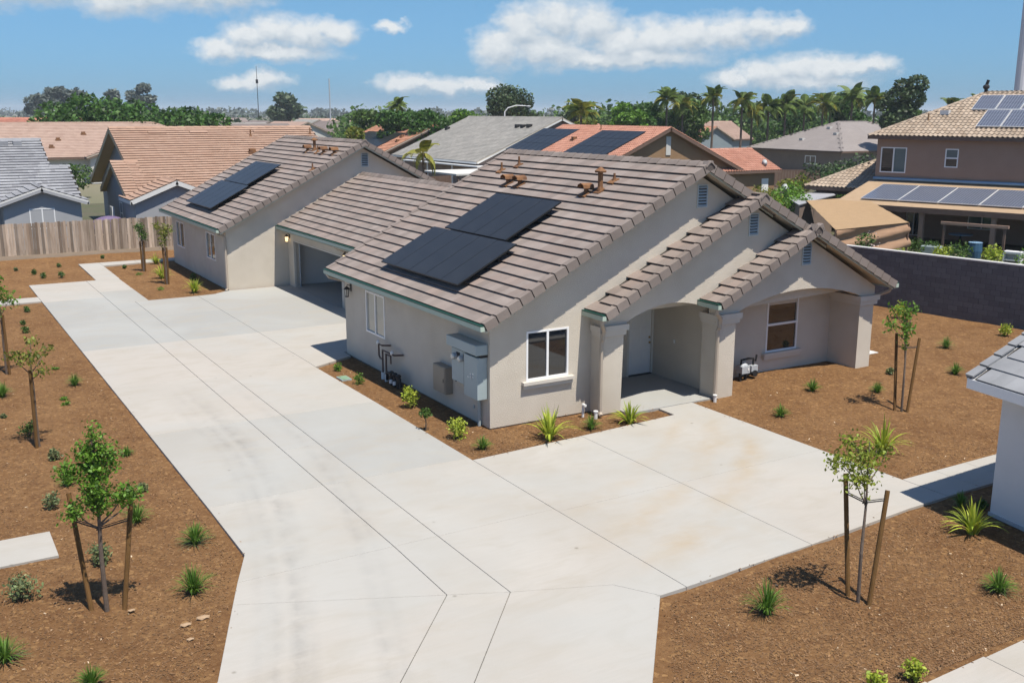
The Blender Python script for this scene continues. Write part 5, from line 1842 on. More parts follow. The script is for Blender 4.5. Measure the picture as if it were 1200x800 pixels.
def left_slope(sl):
    c = 1 / math.sqrt(1 + sl * sl)
    return Vector((c, 0, sl * c)), Vector((-sl * c, 0, c))


s44, n44 = left_slope(.44)
pv_grid('far left solar array on the red orange roof', (38.45, 58.1, 2.9 + .44 * 3.35), Y, s44, n44, 6, 3, 1.0, 1.58, group='solar arrays on roofs behind')
pv_grid('wide solar array nearer the gable on the red orange roof', (38.40, 48.0, 2.9 + .44 * 3.3), Y, s44, n44, 6, 3, 1.03, 1.58, group='solar arrays on roofs behind')
s43, n43 = left_slope(.43)
pv_grid('solar array on the bright orange roof', (40.9, 100.6, 2.9 + .43 * 1.45), Y, s43, n43, 11, 2, 1.05, 2.1, group='solar arrays on roofs behind')

# taupe shingled hip roof
n8 = house('taupe_hip_house', 'brown house with smooth taupe grey hip roof left of the two storey house', (107, 83, 0))
MB().box(97.1, 120, 74.6, 91.4, -.1, 2.8).build('wall', M['wall_taupe'], n8)
hip(n8, (96.5, 74), (1, 0), 24, 18, 2.9, .42, 'shingle_taupe', tw=.9, ex=.3, front=.03, trim='trim_brown')
window(n8, (97.1, 80), (0, -1), (1, 0), -1.0, 1.0, .9, 2.1, 'v', fw_=.12)
for x, y, z in ((99.5, 84, 0), (101.5, 79.6, 0), (103.3, 82.5, 0)):
    MB().box(x - .3, x + .3, y - .3, y + .3, 2.9 + .42 * (x - 96.5) - .1, 2.9 + .42 * (x - 96.5) + .2).build('roof_vent', M['wall_pale'], n8)
block(n8, (121.5, 80), (0, 1), 9, 4, 2.9, .36, 'wall_taupe', 'shingle_taupe', tw=.6, ex=.3)
settle(n8)
# slate gabled house among the palms
n10 = house('slate_gable_house', 'small slate blue gabled house with orange roof among the palms', (116, 121, 0))
block(n10, (115.9, 120.5), (0, 1), 12, 4.2, 3.1, .5, 'wall_slate', 'orange_tile', tw=.5, ex=.45)
block(n10, (109, 131), (1, 0), 20, 6.0, 3.0, .5, 'wall_slate', 'pale_peach_tile', tw=.5, ex=.45)
settle(n10)
n11 = house('salmon_roof_house', 'house with salmon roof seen over the red orange ridge beside the palms', (75, 118, 0))
block(n11, (70, 117), (1, 0), 17, 7.0, 2.9, .42, 'wall_tan', 'red_orange_tile', tw=.5, ex=.45)
settle(n11)
n12 = house('orange_gable_house', 'small orange roofed gable house half hidden in the far trees', (51, 118, 0))
block(n12, (58.4, 131), (1, -.6), 12, 4.5, 3.2, .5, 'wall_taupe', 'orange_tile', tw=.5, ex=.45)
settle(n12)

# two storey house on the right, set at an angle
T9 = thing('two_storey_house', 'brown two storey house with beige barrel tiled roof and solar covered patio', 'house', (44.1, 24.9, 0), R(17))
DX, DY = Vector((1, 0, 0)), Vector((0, 1, 0))
panel('upper_wall', [(0, 3.5), (17, 3.5), (17, 6.35), (0, 6.35)], [rect(.29, 2.02, 4.08, 5.74), rect(4.5, 5.33, 4.55, 5.73)], .2, (0, 0), (0, -1), (1, 0), M['wall_mocha'], T9)
panel('lower_wall', [(0, -.1), (17, -.1), (17, 3.5), (0, 3.5)], [rect(2.35, 3.35, .05, 2.1), rect(6.3, 8.0, .75, 1.6)], .2, (0, 0), (0, -1), (1, 0), M['wall_mocha'], T9)
MB().box(.2, 10, -.2, 0, -.1, 6.35).build('side_wall', M['wall_mocha'], T9)
MB().box(9.8, 10, -17, -.2, -.1, 6.35).build('back_wall', M['wall_mocha'], T9)
window(T9, (0, 0), (0, -1), (1, 0), .29, 2.02, 4.08, 5.74, 'v', glass='glass', pane2='blueglass', fw_=.07)
window(T9, (0, 0), (0, -1), (1, 0), 4.5, 5.33, 4.55, 5.73, 'h', glass='glass', pane2='blueglass', fw_=.07)
window(T9, (0, 0), (0, -1), (1, 0), 2.35, 3.35, .05, 2.1, 'v', glass='glass')
window(T9, (0, 0), (0, -1), (1, 0), 6.3, 8.0, .75, 1.6, 'v', glass='blueglass', fw_=.05)
hip(T9, (-.5, -17.5), (0, 1), 17.95, -11, 6.53, .51, 'beige_tile', 'barrel', .30, .37) if False else None
hip(T9, (-.5, .47), (0, -1), 18.0, 11.0, 6.53, .51, 'beige_tile', 'barrel', .30, .37, soffit='trim_brown')
# lower wing to the left
MB().box(.35, 9, .01, 4.3, -.1, 2.85).build('wing_wall', M['wall_taupe'], T9)
WR = bpy.data.objects.new('wing_roof', None)
link(WR, T9)
hip(WR, (-.3, 4.9), (0, -1), 9.6, 9.6, 2.98, .50, 'beige_tile', 'barrel', .30, .37, soffit='trim_brown')
# patio cover
sp_ = 0.21
cp = 1 / math.sqrt(1 + sp_ * sp_)
SP, NP = Vector((cp, 0, sp_ * cp)), Vector((-sp_ * cp, 0, cp))
M['tanroof'] = pmat('tan_gravel_roof', (.32, .225, .14), (.37, .265, .17), ns=2, bump=.4, bs=40)
MB().obox((-5.5, 0, 3.55 - .21 * 5.5), Vector((0, -1, 0)), SP, NP, (-.25, 17), (0, 5.5 / cp), (-.10, 0)).build('patio_roof', M['tanroof'], T9)
MB().box(-5.56, -5.505, -17, .25, 2.06, 2.40).build('patio_beam', M['trim_brown'], T9)
for y in (-5.3, -9.45, -13.6, -1.0):
    MB().box(-5.35, -5.1, y - .13, y + .13, -.1, 2.3).build('patio_post', M['wall_mocha'], T9)
M['bluetarp'] = pmat('blue_flashing', (.20, .33, .46), (.25, .38, .52), rough=.5, ns=2)
MB().tube([(-.11, .05, 3.68), (-.11, -16.9, 3.68)], .10, 8).build('blue_flashing_roll', M['bluetarp'], T9, True)


def pv_cells():
    m = bpy.data.materials.new('blue_solar_cells')
    m.use_nodes = True
    t = NT(m.node_tree)
    b = t.n['Principled BSDF']
    tcn = t.new('ShaderNodeTexCoord')
    gx = t.new('ShaderNodeSeparateXYZ')
    t.put(gx.inputs[0], tcn.outputs['Object'])
    lines = None
    for sock, p in ((gx.outputs[1], .17), (gx.outputs[0], .165)):
        f = t.math('ABSOLUTE', t.math('SUBTRACT', t.math('FRACT', t.math('DIVIDE', sock, p)), .5))
        l = t.math('GREATER_THAN', f, .43)
        lines = l if lines is None else t.math('MAXIMUM', lines, l)
    col = t.mix(t.ramp(t.noise(tcn.outputs['Object'], 3.0, 2), .3, .7), (.028, .038, .07, 1), (.042, .053, .09, 1))
    col = t.mix(lines, col, (.30, .32, .36, 1))
    t.put(b.inputs['Base Color'], col)
    b.inputs['Roughness'].default_value = .3
    b.inputs['Specular IOR Level'].default_value = .3
    return m


M['pv_blue'] = pv_cells()
M['silver'] = pmat('silver_frame', (.55, .55, .55), (.6, .6, .6), rough=.35, ns=3)


def n9_array(label, d0, y0, z0, s_, n_, nu, pw, pl):
    t = pv_grid(label, (0, 0, 0), Vector((0, -1, 0)), s_, n_, nu, 1, pw, pl, 'pv_blue', 'silver', 'blue solar panel rows on the two storey house', .05)
    t.location = T9.matrix_basis @ Vector((d0, y0, z0))
    t.rotation_euler.z = R(17)
    return t


T9.matrix_basis = Matrix.Translation((44.1, 24.9, 0)) @ Matrix.Rotation(R(17), 4, 'Z')
n9_array('row of blue solar panels on the patio roof of the two storey house', -4.68, -1.15, 3.55 - .21 * 4.68 + .03, SP, NP, 6, 2.36, 3.5)
c5 = 1 / math.sqrt(1 + .51 * .51)
S5, N5 = Vector((c5, 0, .51 * c5)), Vector((-.51 * c5, 0, c5))
n9_array('lower row of blue solar panels on the upper roof of the two storey house', .50, -6.05, 6.53 + .51 * 1.0 + .03, S5, N5, 6, 1.45, 2.25)
n9_array('upper row of blue solar panels on the upper roof of the two storey house', 2.55, -5.0, 6.53 + .51 * 3.05 + .03, S5, N5, 7, 1.45, 2.0)
MB().box(2.0, 2.5, -3.75, -3.2, 6.53 + .51 * 2.6, 6.53 + .51 * 2.6 + .28).build('roof_vent', M['silver'], T9)
MB().tube([(1.4, -2.7, 6.53 + .51 * 1.8), (1.4, -2.7, 7.95)], .06, 8).build('vent_pipe', M['wall_tan'], T9)
MB().ball((5.0, -5.0, 9.65), .22, 2, (1, 1, .8)).tube([(5, -5, 9.2), (5, -5, 9.75), (5, -5.1, 10.1)], .12, 8, .1).build('ridge_finial', M['dark'], T9)


def L9(d, y, z):
    return T9.matrix_basis @ Vector((d, y, z))


def yard_thing(o, d, y, z=0):
    o.location = L9(d, y, z)
    o.rotation_euler.z = R(17)
    return o


sw = thing('timber_swing', 'brown timber swing frame in front of the patio posts', 'swing')
yard_thing(sw, -7.5, -9.1)
for y in (-1.65, 1.65):
    MB().box(-.06, .06, y - .06, y + .06, -.1, 1.70).build('frame_post', M['trim_brown'], sw)
MB().box(-.08, .08, -1.85, 1.85, 1.701, 1.86).build('frame_beam', M['wall_mocha'], sw)
tb = thing('rain_barrel', 'blue plastic barrel in the yard behind the block wall', 'barrel')
yard_thing(tb, -7.6, -9.3)
MB().tube([(0, 0, -.1), (0, 0, .35), (0, 0, .8)], [.36, .40, .36], 14).build('barrel_body', pmat('blue_plastic', (.035, .09, .16), (.05, .11, .18), rough=.4), tb)
MB().tube([(0, 0, .80), (0, 0, .84)], .38, 14).build('barrel_rim', M['bluetarp'], tb)
cr = thing('white_cabinet', 'white storage cabinet with open front in the yard behind the block wall', 'cabinet')
yard_thing(cr, -8.5, -11.6)
for bx_ in ((-.3, .3, -.45, .45, .50, .62), (-.3, .3, -.45, -.38, -.1, .499), (-.3, .3, .38, .45, -.1, .499), (.2, .26, -.379, .379, -.1, .499), (-.3, .19, -.379, .379, .12, .18)):
    MB().box(*bx_).build('cabinet_board', M['vinyl'], cr)
gp = thing('grey_planter', 'grey square planter among greenery behind the block wall', 'planter')
yard_thing(gp, -8.2, -7.1)
MB().box(-.4, .4, -.5, .5, -.1, .50).build('planter_box', M['meter'], gp, bevel=.02)
leaf_mesh('foliage', blob_points((0, 0, .62), (.4, .5, .2), 120, .1), .14, M['leaf_mid'], gp)
yb = thing('round_table', 'small round garden table under the patio of the two storey house', 'table')
yard_thing(yb, -3.2, -7.0)
MB().tube([(0, 0, .70), (0, 0, .74)], .7, 16).build('tabletop', M['bluetarp'], yb)
MB().tube([(0, 0, -.1), (0, 0, .699)], .06, 8).build('leg', M['dark'], yb)
for d, y, r_, h, mt, lb in ((-9.6, -5.6, .9, 1.0, 'leaf_yellow', 'yellow green bush left of the grey planter behind the block wall'), (-9.4, -8.2, .7, .75, 'leaf_yellow', 'yellow green bush right of the grey planter behind the block wall'),
                            (-9.3, -10.6, .4, .8, 'leaf_olive', 'small bush left of the white cabinet'), (-9.8, -12.9, .9, 1.0, 'leaf_bright', 'bright green bush right of the white cabinet at the photo edge'),
                            (-9.2, -4.3, .6, .9, 'leaf_bright', 'bright bush beside the hanging shade cloth')):
    o = leaf_mesh('bush', np.abs(blob_points((0, 0, h * .5), (r_, r_, h * .6), 420, .2)) * np.array([1, 1, 1]) * np.where(rng.random((420, 3)) < .5, 1, -1) * np.array([1, 1, 0]) + np.array([0, 0, 1]) * np.abs(blob_points((0, 0, h * .5), (r_, r_, h * .6), 420, .2)) * np.array([0, 0, 1]), .16, M[mt])
    tag(o, lb, 'bush')
    yard_thing(o, d, y, -.05)

# shade cloth canopy and grey shed roof
M['shade'] = pmat('tan_shade_cloth', (.30, .20, .108), (.35, .235, .13), ns=3, bump=.2, bs=30)
M['shade_dark'] = pmat('brown_shade_cloth', (.30, .185, .115), (.34, .21, .13), ns=2)
for d, y, r_, h, mt, lb in ((-10.2, -3.4, .8, 1.35, 'leaf_bright', 'bright bush hard by the lower corner of the shade cloth'), (-10.6, -7.0, .6, 1.25, 'leaf_mid', 'mid green bush between the yellow bushes behind the block wall'),
                            (-10.4, -9.4, .7, 1.2, 'leaf_mid', 'dark green bush in front of the blue barrel'), (-10.6, -11.2, .6, 1.2, 'leaf_yellow', 'yellow bush before the white cabinet'),
                            (-5.2, -12.2, .9, 1.3, 'leaf_dark', 'dark bush in the patio shade beside the right post'), (-4.6, -3.6, .7, 1.2, 'leaf_dark', 'dark bush in the patio shade beside the left post')):
    pts = blob_points((0, 0, h * .5), (r_, r_, h * .55), 420, .2)
    pts[:, 2] = np.abs(pts[:, 2])
    yard_thing(tag(leaf_mesh('bush', pts, .16, M[mt]), lb, 'bush'), d, y, -.05)
sf = thing('side_fence', 'dark board fence before the taupe hip roofed house', 'fence', (74, 57.5, 0), R(-35))
for k in range(46):
    MB().box(-7 + k * .31, -7 + k * .31 + .295, 0, .03, -.1, 1.85).build('fence_board', M['trim_brown'], sf)
cn = thing('shade_canopy', 'tan shade cloth canopy with hanging curtain behind the right gable', 'canopy', (33, 18, 0))
PA, PB, PC, PD = Vector((37.1, 24.3, 2.5)), Vector((42.2, 24.2, 2.55)), Vector((32.1, 12.6, 2.45)), Vector((25.8, 11.8, 2.5))
n_ = 14
V, F = [], []
for i in range(n_ + 1):
    for j in range(n_ + 1):
        a, b = i / n_, j / n_
        p = (PA * (1 - a) + PB * a) * (1 - b) + (PD * (1 - a) + PC * a) * b
        V.append((p.x, p.y, p.z - .06 * math.sin(math.pi * a) * math.sin(math.pi * b) + .015 * math.sin(b * 40)))
for i in range(n_):
    for j in range(n_):
        k = i * (n_ + 1) + j
        F.append((k, k + n_ + 1, k + n_ + 2, k + 1))
V2 = [(x, y, z - .012) for x, y, z in V]
mesh_np('canopy_cloth', V + V2, F + [tuple(q_ + len(V) for q_ in f[::-1]) for f in F], M['shade'], cn, None, True)
V, F = [], []
nu, nv = 30, 8
for i in range(nu + 1):
    for j in range(nv + 1):
        a, b = i / nu, j / nv
        top = PD * (1 - a) + PC * a
        drop = 1.25 * b
        V.append((top.x + .25 * a * b + .03 * math.sin(a * 40), top.y - .10 * math.sin(b * 11 + a * 5), top.z - .02 - drop))
for i in range(nu):
    for j in range(nv):
        k = i * (nv + 1) + j
        F.append((k, k + nv + 1, k + nv + 2, k + 1))
mesh_np('hanging_curtain', V, F, M['shade_dark'], cn, None, True)
for p in (PA, PB, PC, PD):
    MB().tube([(p.x, p.y, -.1), (p.x, p.y, p.z - .02)], .05, 8).build('canopy_pole', M['trim_brown'], cn)
settle(cn)
sh = thing('garden_shed', 'low grey roofed shed beyond the right gables beside the tan canopy', 'shed', (40, 27, 0))
q4 = [Vector((38.5, 27.27, 2.35)), Vector((45.61, 30.49, 2.45)), Vector((42.41, 26.67, 2.45)), Vector((35.29, 23.22, 2.35))]
MB().poly(q4, (0, 0, .06)).build('shed_roof', pmat('grey_sheet_roof', (.28, .28, .29), (.33, .33, .34), rough=.6, ns=.6), sh)
cen = sum(q4, Vector()) / 4
w4 = [cen + (p - cen) * .93 for p in q4]
MB().poly([Vector((p.x, p.y, -.1)) for p in w4], (0, 0, 2.43)).build('shed_wall', M['wall_taupe'], sh)
settle(sh)
wt = thing('white_trellis', 'white garden trellis in the greenery left of the two storey house', 'trellis', (38.5, 31.0, 0), R(-25))
for k in range(5):
    MB().box(-1.4 + k * .7 - .05, -1.4 + k * .7 + .05, -.03, .03, -.1, 2.2).build('trellis_post', M['vinyl'], wt)
for z in (1.1, 1.65, 2.1):
    MB().box(-1.45, 1.45, -.065, -.031, z, z + .08).build('trellis_rail', M['vinyl'], wt)
for lb, loc in (('grey satellite dish on the red orange wing roof', (55.4, 46.6, 3.1)), ('grey satellite dish beside the lower wing of the two storey house', (41.4, 30.3, 2.35))):
    ds = thing('satellite_dish', lb, 'satellite dish', loc)
    MB().tube([(-.06, 0, .35), (-.02, 0, .35), (.10, 0, .35)], [.36, .28, .03], 16).build('dish', M['gasmetal'], ds, True)
    MB().tube([(.1, 0, .35), (.15, 0, 0), (.15, 0, -2.4 if loc[2] < 3 else -.2)], .03, 6).build('mast', M['dark'], ds)
pc = thing('white_patio_cover', 'white patio cover under the grey shingled eave', 'patio cover', (41.2, 74, 0))
MB().box(-2.4, .8, -3.4, 15, 2.35, 2.47).build('cover_roof', M['vinyl'], pc)
for x in (-2.2,):
    for y in (-3.2, 2.5, 8.5, 14.7):
        MB().box(x - .06, x + .06, y - .06, y + .06, -.1, 2.349).build('cover_post', M['vinyl'], pc)
pc = thing('beige_patio_cover', 'beige flat patio cover behind the garage roof near the small palm', 'patio cover', (34.8, 62.5, 0))
MB().box(-4.5, 4.5, -3.4, 3.4, 2.4, 2.55).build('cover_roof', M['wall_pale'], pc)
for x in (-4.2, 4.2):
    for y in (-3.2, 3.2):
        MB().box(x - .07, x + .07, y - .07, y + .07, -.1, 2.399).build('cover_post', M['trim_brown'], pc)
df = thing('dark_back_fence', 'dark board fence behind the garage roof under the patio covers', 'fence', (30, 66, 0), R(20))
for k in range(30):
    MB().box(-4.5 + k * .3, -4.5 + k * .3 + .28, 0, .03, -.1, 1.9).build('fence_board', M['trim_brown'], df)
tag(MB().box(2.0, 2.14, -.4, .4, -.1, 2.0).build('white_door_panel', M['vinyl']), 'tall white panel standing beside the peach roofed house behind the fence', 'panel').location = (-2.9, 47.5, 0)
cv = thing('covered_grill', 'purple tarp covered heap in the side yard behind the fence', 'covered heap', (-1.6, 44.3, 0))
MB().ball((0, 0, 1.0), .9, 3, (1.3, .8, .8)).build('tarp', pmat('purple_tarp', (.12, .09, .16), (.16, .12, .21), ns=4, rough=.6), cv, True)
MB().box(-1, 1, -.6, .6, -.1, .99).build('heap_base', M['dark'], cv)
tag(MB().tube([(0, 0, -.1), (0, 0, 30)], .45, 16).build('grey_mast', pmat('pale_grey_mast', (.60, .59, .60), (.63, .62, .63), ns=.3)), 'pale grey mast rising behind the two storey house at the right edge', 'mast').location = (58.7, 24.57, 0)

# ------------------------------------------------------------------ trees behind
def tree(label, x, y, h, lobes, leaf, n, lsize, trunk_r=.25, name='tree', group='trees behind the houses', bark='darkbark'):
    t = thing(name, label, 'tree', (x, y, -.1), 0, group)
    b = MB()
    zt = min(l[2] for l in lobes)
    b.tube([(0, 0, 0), (.1, 0, h * .3), (0, .1, h * .6), (0, 0, h * .8)], [trunk_r, trunk_r * .8, trunk_r * .5, trunk_r * .15], 8)
    for l in lobes[:8]:
        b.tube([(0, 0, h * .3), (l[0] * .5, l[1] * .5, (h * .35 + l[2]) * .5), (l[0], l[1], l[2])], [trunk_r * .5, trunk_r * .3, trunk_r * .1], 6)
    b.build('trunk', M[bark], t)
    tot = sum(l[3] * l[3] * l[4] for l in lobes) ** 1.0
    P = np.concatenate([blob_points(l[:3], (l[3], l[3], l[4]), max(30, int(n * l[3] ** 2 * l[4] / tot)), .55) for l in lobes])
    leaf_mesh('crown', P, lsize, M[leaf], t, .25)
    return t


def rand_lobes(w_, h0, h1, n, r_):
    out = []
    for k in range(n):
        a = random.uniform(0, 6.28)
        f = math.sqrt(random.random())
        zz_ = random.uniform(0, 1)
        ww = w_ * (1 - .55 * abs(zz_ - .35))
        out.append((math.cos(a) * f * ww, math.sin(a) * f * ww, h0 + zz_ * (h1 - h0), r_ * random.uniform(.7, 1.2), r_ * random.uniform(.6, .95)))
    return out


tree('broad deep green tree beyond the peach roof, larger left half of the pair', 12.0, 121.0, 10.6, rand_lobes(8.6, 4.2, 8.6, 36, 2.4), 'leaf_deep', 11000, .6, .4)
tree('deep green tree beyond the peach roof, right of the larger one', 20.3, 114.3, 9.6, rand_lobes(5.2, 4.0, 7.8, 20, 2.0), 'leaf_deep', 6500, .6, .35)
tree('tall dark ragged tree standing alone left of the two storey house', 104.7, 71.7, 13.2,
     [(0, 0, 5.0, 1.6, 1.6), (-.6, .3, 6.8, 2.0, 1.6), (.5, 0, 8.2, 1.9, 1.7), (1.4, -.8, 10.0, 1.7, 1.6), (-.3, .5, 10.0, 1.8, 1.5), (1.8, -1.0, 11.8, 1.5, 1.3), (.2, 0, 11.6, 1.3, 1.0), (-1.8, 1.2, 9.0, 1.2, .8), (-1.5, .9, 7.2, 1.1, .8)], 'leaf_dark', 5200, .55, .4, 'dark_tree')
tree('big rounded green tree beyond the grey shingled roof', 74.6, 124.1, 13.0, rand_lobes(3.9, 4.5, 10.9, 26, 2.1) + [(-4, 2.4, 5.5, 2.0, 1.8), (4, -2.4, 5.8, 2.2, 2.0)], 'leaf_dark', 7500, .55, .4, 'broad_tree')
for lb, x, y, h, w_, n, lf, ls, k in (
    ('yellow green bush tree at the right end of the peach ridge', 23.0, 65.4, 6.9, 1.0, 7, 'leaf_olive', .3, .9),
    ('olive tree leftmost of the clump above the orange roof', 46.1, 116.2, 8.6, 2.2, 9, 'leaf_mid', .5, 1.4),
    ('mid green tree in the clump above the orange roof', 45.3, 104.5, 8.4, 2.6, 10, 'leaf_deep', .5, 1.5),
    ('green tree with drooping crown above the grey shingles left end', 46.9, 99.0, 9.4, 2.6, 11, 'leaf_deep', .5, 1.5),
    ('bright green tree between the clump and the big rounded tree', 63.5, 117.0, 8.9, 2.8, 10, 'leaf_bright', .5, 1.5),
    ('dark tree right of the big rounded tree', 85.5, 121.5, 9.0, 3.0, 10, 'leaf_far', .55, 1.6),
    ('bright green tree at the left end of the palm row', 74.5, 93.0, 9.6, 2.4, 11, 'leaf_bright', .5, 1.4),
    ('deep green tree between the first palms over the red ridge', 79.5, 95.0, 10.2, 2.8, 11, 'leaf_deep', .5, 1.5),
    ('dark green tree behind the palms over the gable peak', 95.5, 106.5, 11.5, 3.2, 12, 'leaf_dark', .55, 1.7),
    ('dark green tree behind the slate gable', 123.0, 108.5, 10.6, 3.6, 12, 'leaf_deep', .6, 1.8),
    ('dense green tree left of the taupe hip ridge', 121.0, 95.0, 11.4, 3.4, 12, 'leaf_deep', .6, 1.8),
    ('mid green tree above the taupe hip ridge', 126.0, 88.0, 9.4, 3.2, 11, 'leaf_mid', .6, 1.7),
    ('bright tree above the taupe hip ridge, right end', 128.0, 81.5, 9.6, 2.6, 10, 'leaf_bright', .6, 1.6),
    ('rounded grey green tree right of the hip ridge', 143.0, 83.0, 9.0, 2.2, 7, 'leaf_far', .6, 1.5),
    ('dark hedge tree between taupe house and two storey house', 66.0, 45.2, 4.6, 2.3, 10, 'leaf_dark', .35, 1.2),
    ('bright green shrub tree beyond the middle gable peak', 37.6, 26.3, 3.9, 1.5, 9, 'leaf_bright', .22, .8),
    ('green shrub by the white trellis', 42.0, 33.5, 3.3, 1.3, 7, 'leaf_olive', .22, .7),
    ('red flowering shrub beside the tan canopy', 43.0, 26.6, 2.9, .8, 6, 'leaf_mid', .18, .55),
    ('pale flowering rose bush rising over the block wall', 25.6, 9.6, 2.75, .55, 8, 'leaf_mid', .12, .45),
    ('leafy shrub tree between blue grey house and peach hip roof', 1.6, 83.0, 3.6, 1.5, 7, 'leaf_mid', .3, .9),
    ('yellow shrub tree at the left edge above the blue grey roof', -3.5, 96.0, 5.6, 1.8, 7, 'leaf_olive', .35, 1.1),
    ('green tree filling the gap after the first tall palm', 83.5, 97.0, 9.6, 2.6, 10, 'leaf_mid', .5, 1.5),
    ('mid green tree over the red gable peak behind two tall palms', 92.0, 100.0, 10.4, 3.0, 11, 'leaf_mid', .5, 1.6),
    ('green tree between the grey shingled ridge and the golden topped palm', 68.5, 101.0, 8.2, 2.6, 9, 'leaf_far', .5, 1.5),
    ('low green tree right of the golden topped palm', 72.0, 99.0, 7.6, 2.2, 8, 'leaf_olive', .5, 1.3),
    ('green tree peeping over the far right of the hip ridge', 138.0, 86.0, 9.4, 2.6, 9, 'leaf_deep', .55, 1.5),
    ('olive shrub beside the white door of the red tile house', 57.0, 44.2, 2.9, 1.2, 7, 'leaf_olive', .28, .8),
    ('dark hedge shrub below the taupe hip roof, left one', 72.0, 55.0, 3.2, 1.8, 8, 'leaf_dark', .3, 1.0),
    ('dark hedge shrub below the taupe hip roof, right one', 68.5, 48.5, 3.4, 1.6, 8, 'leaf_deep', .3, 1.0),
    ('bright shrub behind the white trellis, left one', 45.5, 34.5, 2.8, 1.2, 7, 'leaf_bright', .25, .7),
    ('yellow green shrub in front of the lower wing of the two storey house', 41.0, 29.8, 2.3, .8, 6, 'leaf_yellow', .2, .5),
    ('dark narrow tree at the left edge above the red roof', 10.5, 141.0, 7.2, .5, 4, 'leaf_dark', .4, .7),
):
    tree(lb, x, y, h, rand_lobes(w_, h * .42, h - k * .8, n, k), lf, 1500 + 250 * n if h > 5 else 900, ls, .16 if h > 5 else .08, 'shrub' if h < 5 else 'tree')
fl = leaf_mesh('rose_flower', blob_points((25.6, 9.6, 2.2), (.5, .5, .5), 40, .8), .09, pmat('pale_rose', (.75, .6, .55), rough=.6))
tag(fl, 'pale rose flowers on the bush over the block wall', 'flowers')
stuff(fl)


# palms: trunk and separate fronds that share their mesh
def frond_mesh(L, droop, mat, nm):
    V, F, var = [], [], []
    n = 20
    prev = None
    for i in range(n + 1):
        t = i / n
        x = L * t * (1 - .18 * t)
        z = L * (.52 * t - droop * t * t)
        if i > 1:
            for sd in (-1, 1):
                ll = L * .27 * math.sin(math.pi * min(1, .18 + .82 * t)) + .12
                b = len(V)
                wd = L * .026
                V += [(x - wd, 0, z), (x + wd, 0, z), (x + wd * 1.5 + ll * .3, sd * ll * .8, z - ll * .5), (x + ll * .3, sd * ll * .8, z - ll * .52)]
                F.append((b, b + 1, b + 2, b + 3))
                var.append(random.random())
        if prev:
            b = len(V)
            V += [(prev[0], -.03, prev[1]), (prev[0], .03, prev[1]), (x, .02, z), (x, -.02, z)]
            F.append((b, b + 1, b + 2, b + 3))
            var.append(.3)
        prev = (x, z)
    o = mesh_np(nm, V, F, mat, None, var)
    COL.objects.unlink(o)
    return o


FR = [frond_mesh(3.0, .75, M['palm'], 'frond'), frond_mesh(2.8, 1.0, M['palm'], 'frond'), frond_mesh(2.6, .55, M['palm'], 'frond'), frond_mesh(2.8, 1.05, M['palm_yellow'], 'frond')]


def palm(label, x, y, h, nf=15, sc=1.0, yellow=.1, tr=.16):
    t = thing('palm_tree', label, 'palm', (x, y, -.1), 0, 'palms behind the houses')
    zc = h - 1.1 * sc
    MB().tube([(0, 0, 0), (.1, .05, zc * .5), (0, 0, zc)], [tr * 1.15, tr, tr * .8], 8).build('trunk', M['bark'], t)
    for k in range(nf):
        src = FR[3] if random.random() < yellow else FR[k % 3]
        o = src.copy()
        link(o, t)
        o.location = (0, 0, zc)
        o.rotation_euler = (0, random.uniform(-1.15, .65), k * 2.399 + random.uniform(-.2, .2))
        o.scale = (sc * random.uniform(.85, 1.1),) * 3
    return t


palm('small yellow green palm rising before the grey shingled eave', 19.9, 42.5 + 2.0, 5.9, 9, .62, .75, .09)
for px_, (x, y, h, sc, ye, lb) in enumerate((
    (64.4, 89.0, 9.5, 1.15, .55, 'golden topped palm alone over the salmon roof'),
    (81.0, 92.0, 11.0, 1.0, .1, 'first tall palm of the row, by the bright green tree'),
    (86.0, 94.5, 10.2, .95, .5, 'golden low palm over the red ridge'),
    (90.0, 92.5, 11.3, 1.0, .1, 'tall palm over the red gable peak, left one'),
    (92.8, 89.5, 10.9, 1.05, .2, 'tall palm over the red gable peak, right one'),
    (98.0, 92.8, 9.4, 1.1, .6, 'yellowing palm left of the slate gable'),
    (100.5, 92.0, 10.2, 1.1, .1, 'palm with bare trunk before the orange roof left of the slate gable'),
    (103.5, 91.5, 10.6, 1.15, .1, 'palm with bare trunk standing before the slate gable'),
    (107.0, 91.0, 10.3, 1.1, .15, 'palm right of the slate gable with drooping fronds'),
    (111.5, 91.5, 10.8, 1.1, .4, 'palm with golden lower fronds left of the hip roof'),
    (114.5, 88.5, 12.0, 1.2, .15, 'tallest palm at the left of the taupe hip roof'),
    (119.0, 88.0, 11.6, 1.2, .2, 'palm just right of the tallest one over the hip roof'),
    (117.0, 95.0, 10.4, 1.1, .1, 'palm half hidden behind the tallest one'),
    (133.0, 84.5, 10.2, 1.0, .05, 'grey topped palm over the right end of the hip ridge'),
    (136.5, 82.0, 10.8, 1.0, .05, 'thin palm right of the hip ridge end'),
    (48.0, 110.0, 10.0, .8, .05, 'thin palm poking out of the clump above the orange roof'),
)):
    palm(lb, x, y, h - .2, 24, sc * .88, ye)

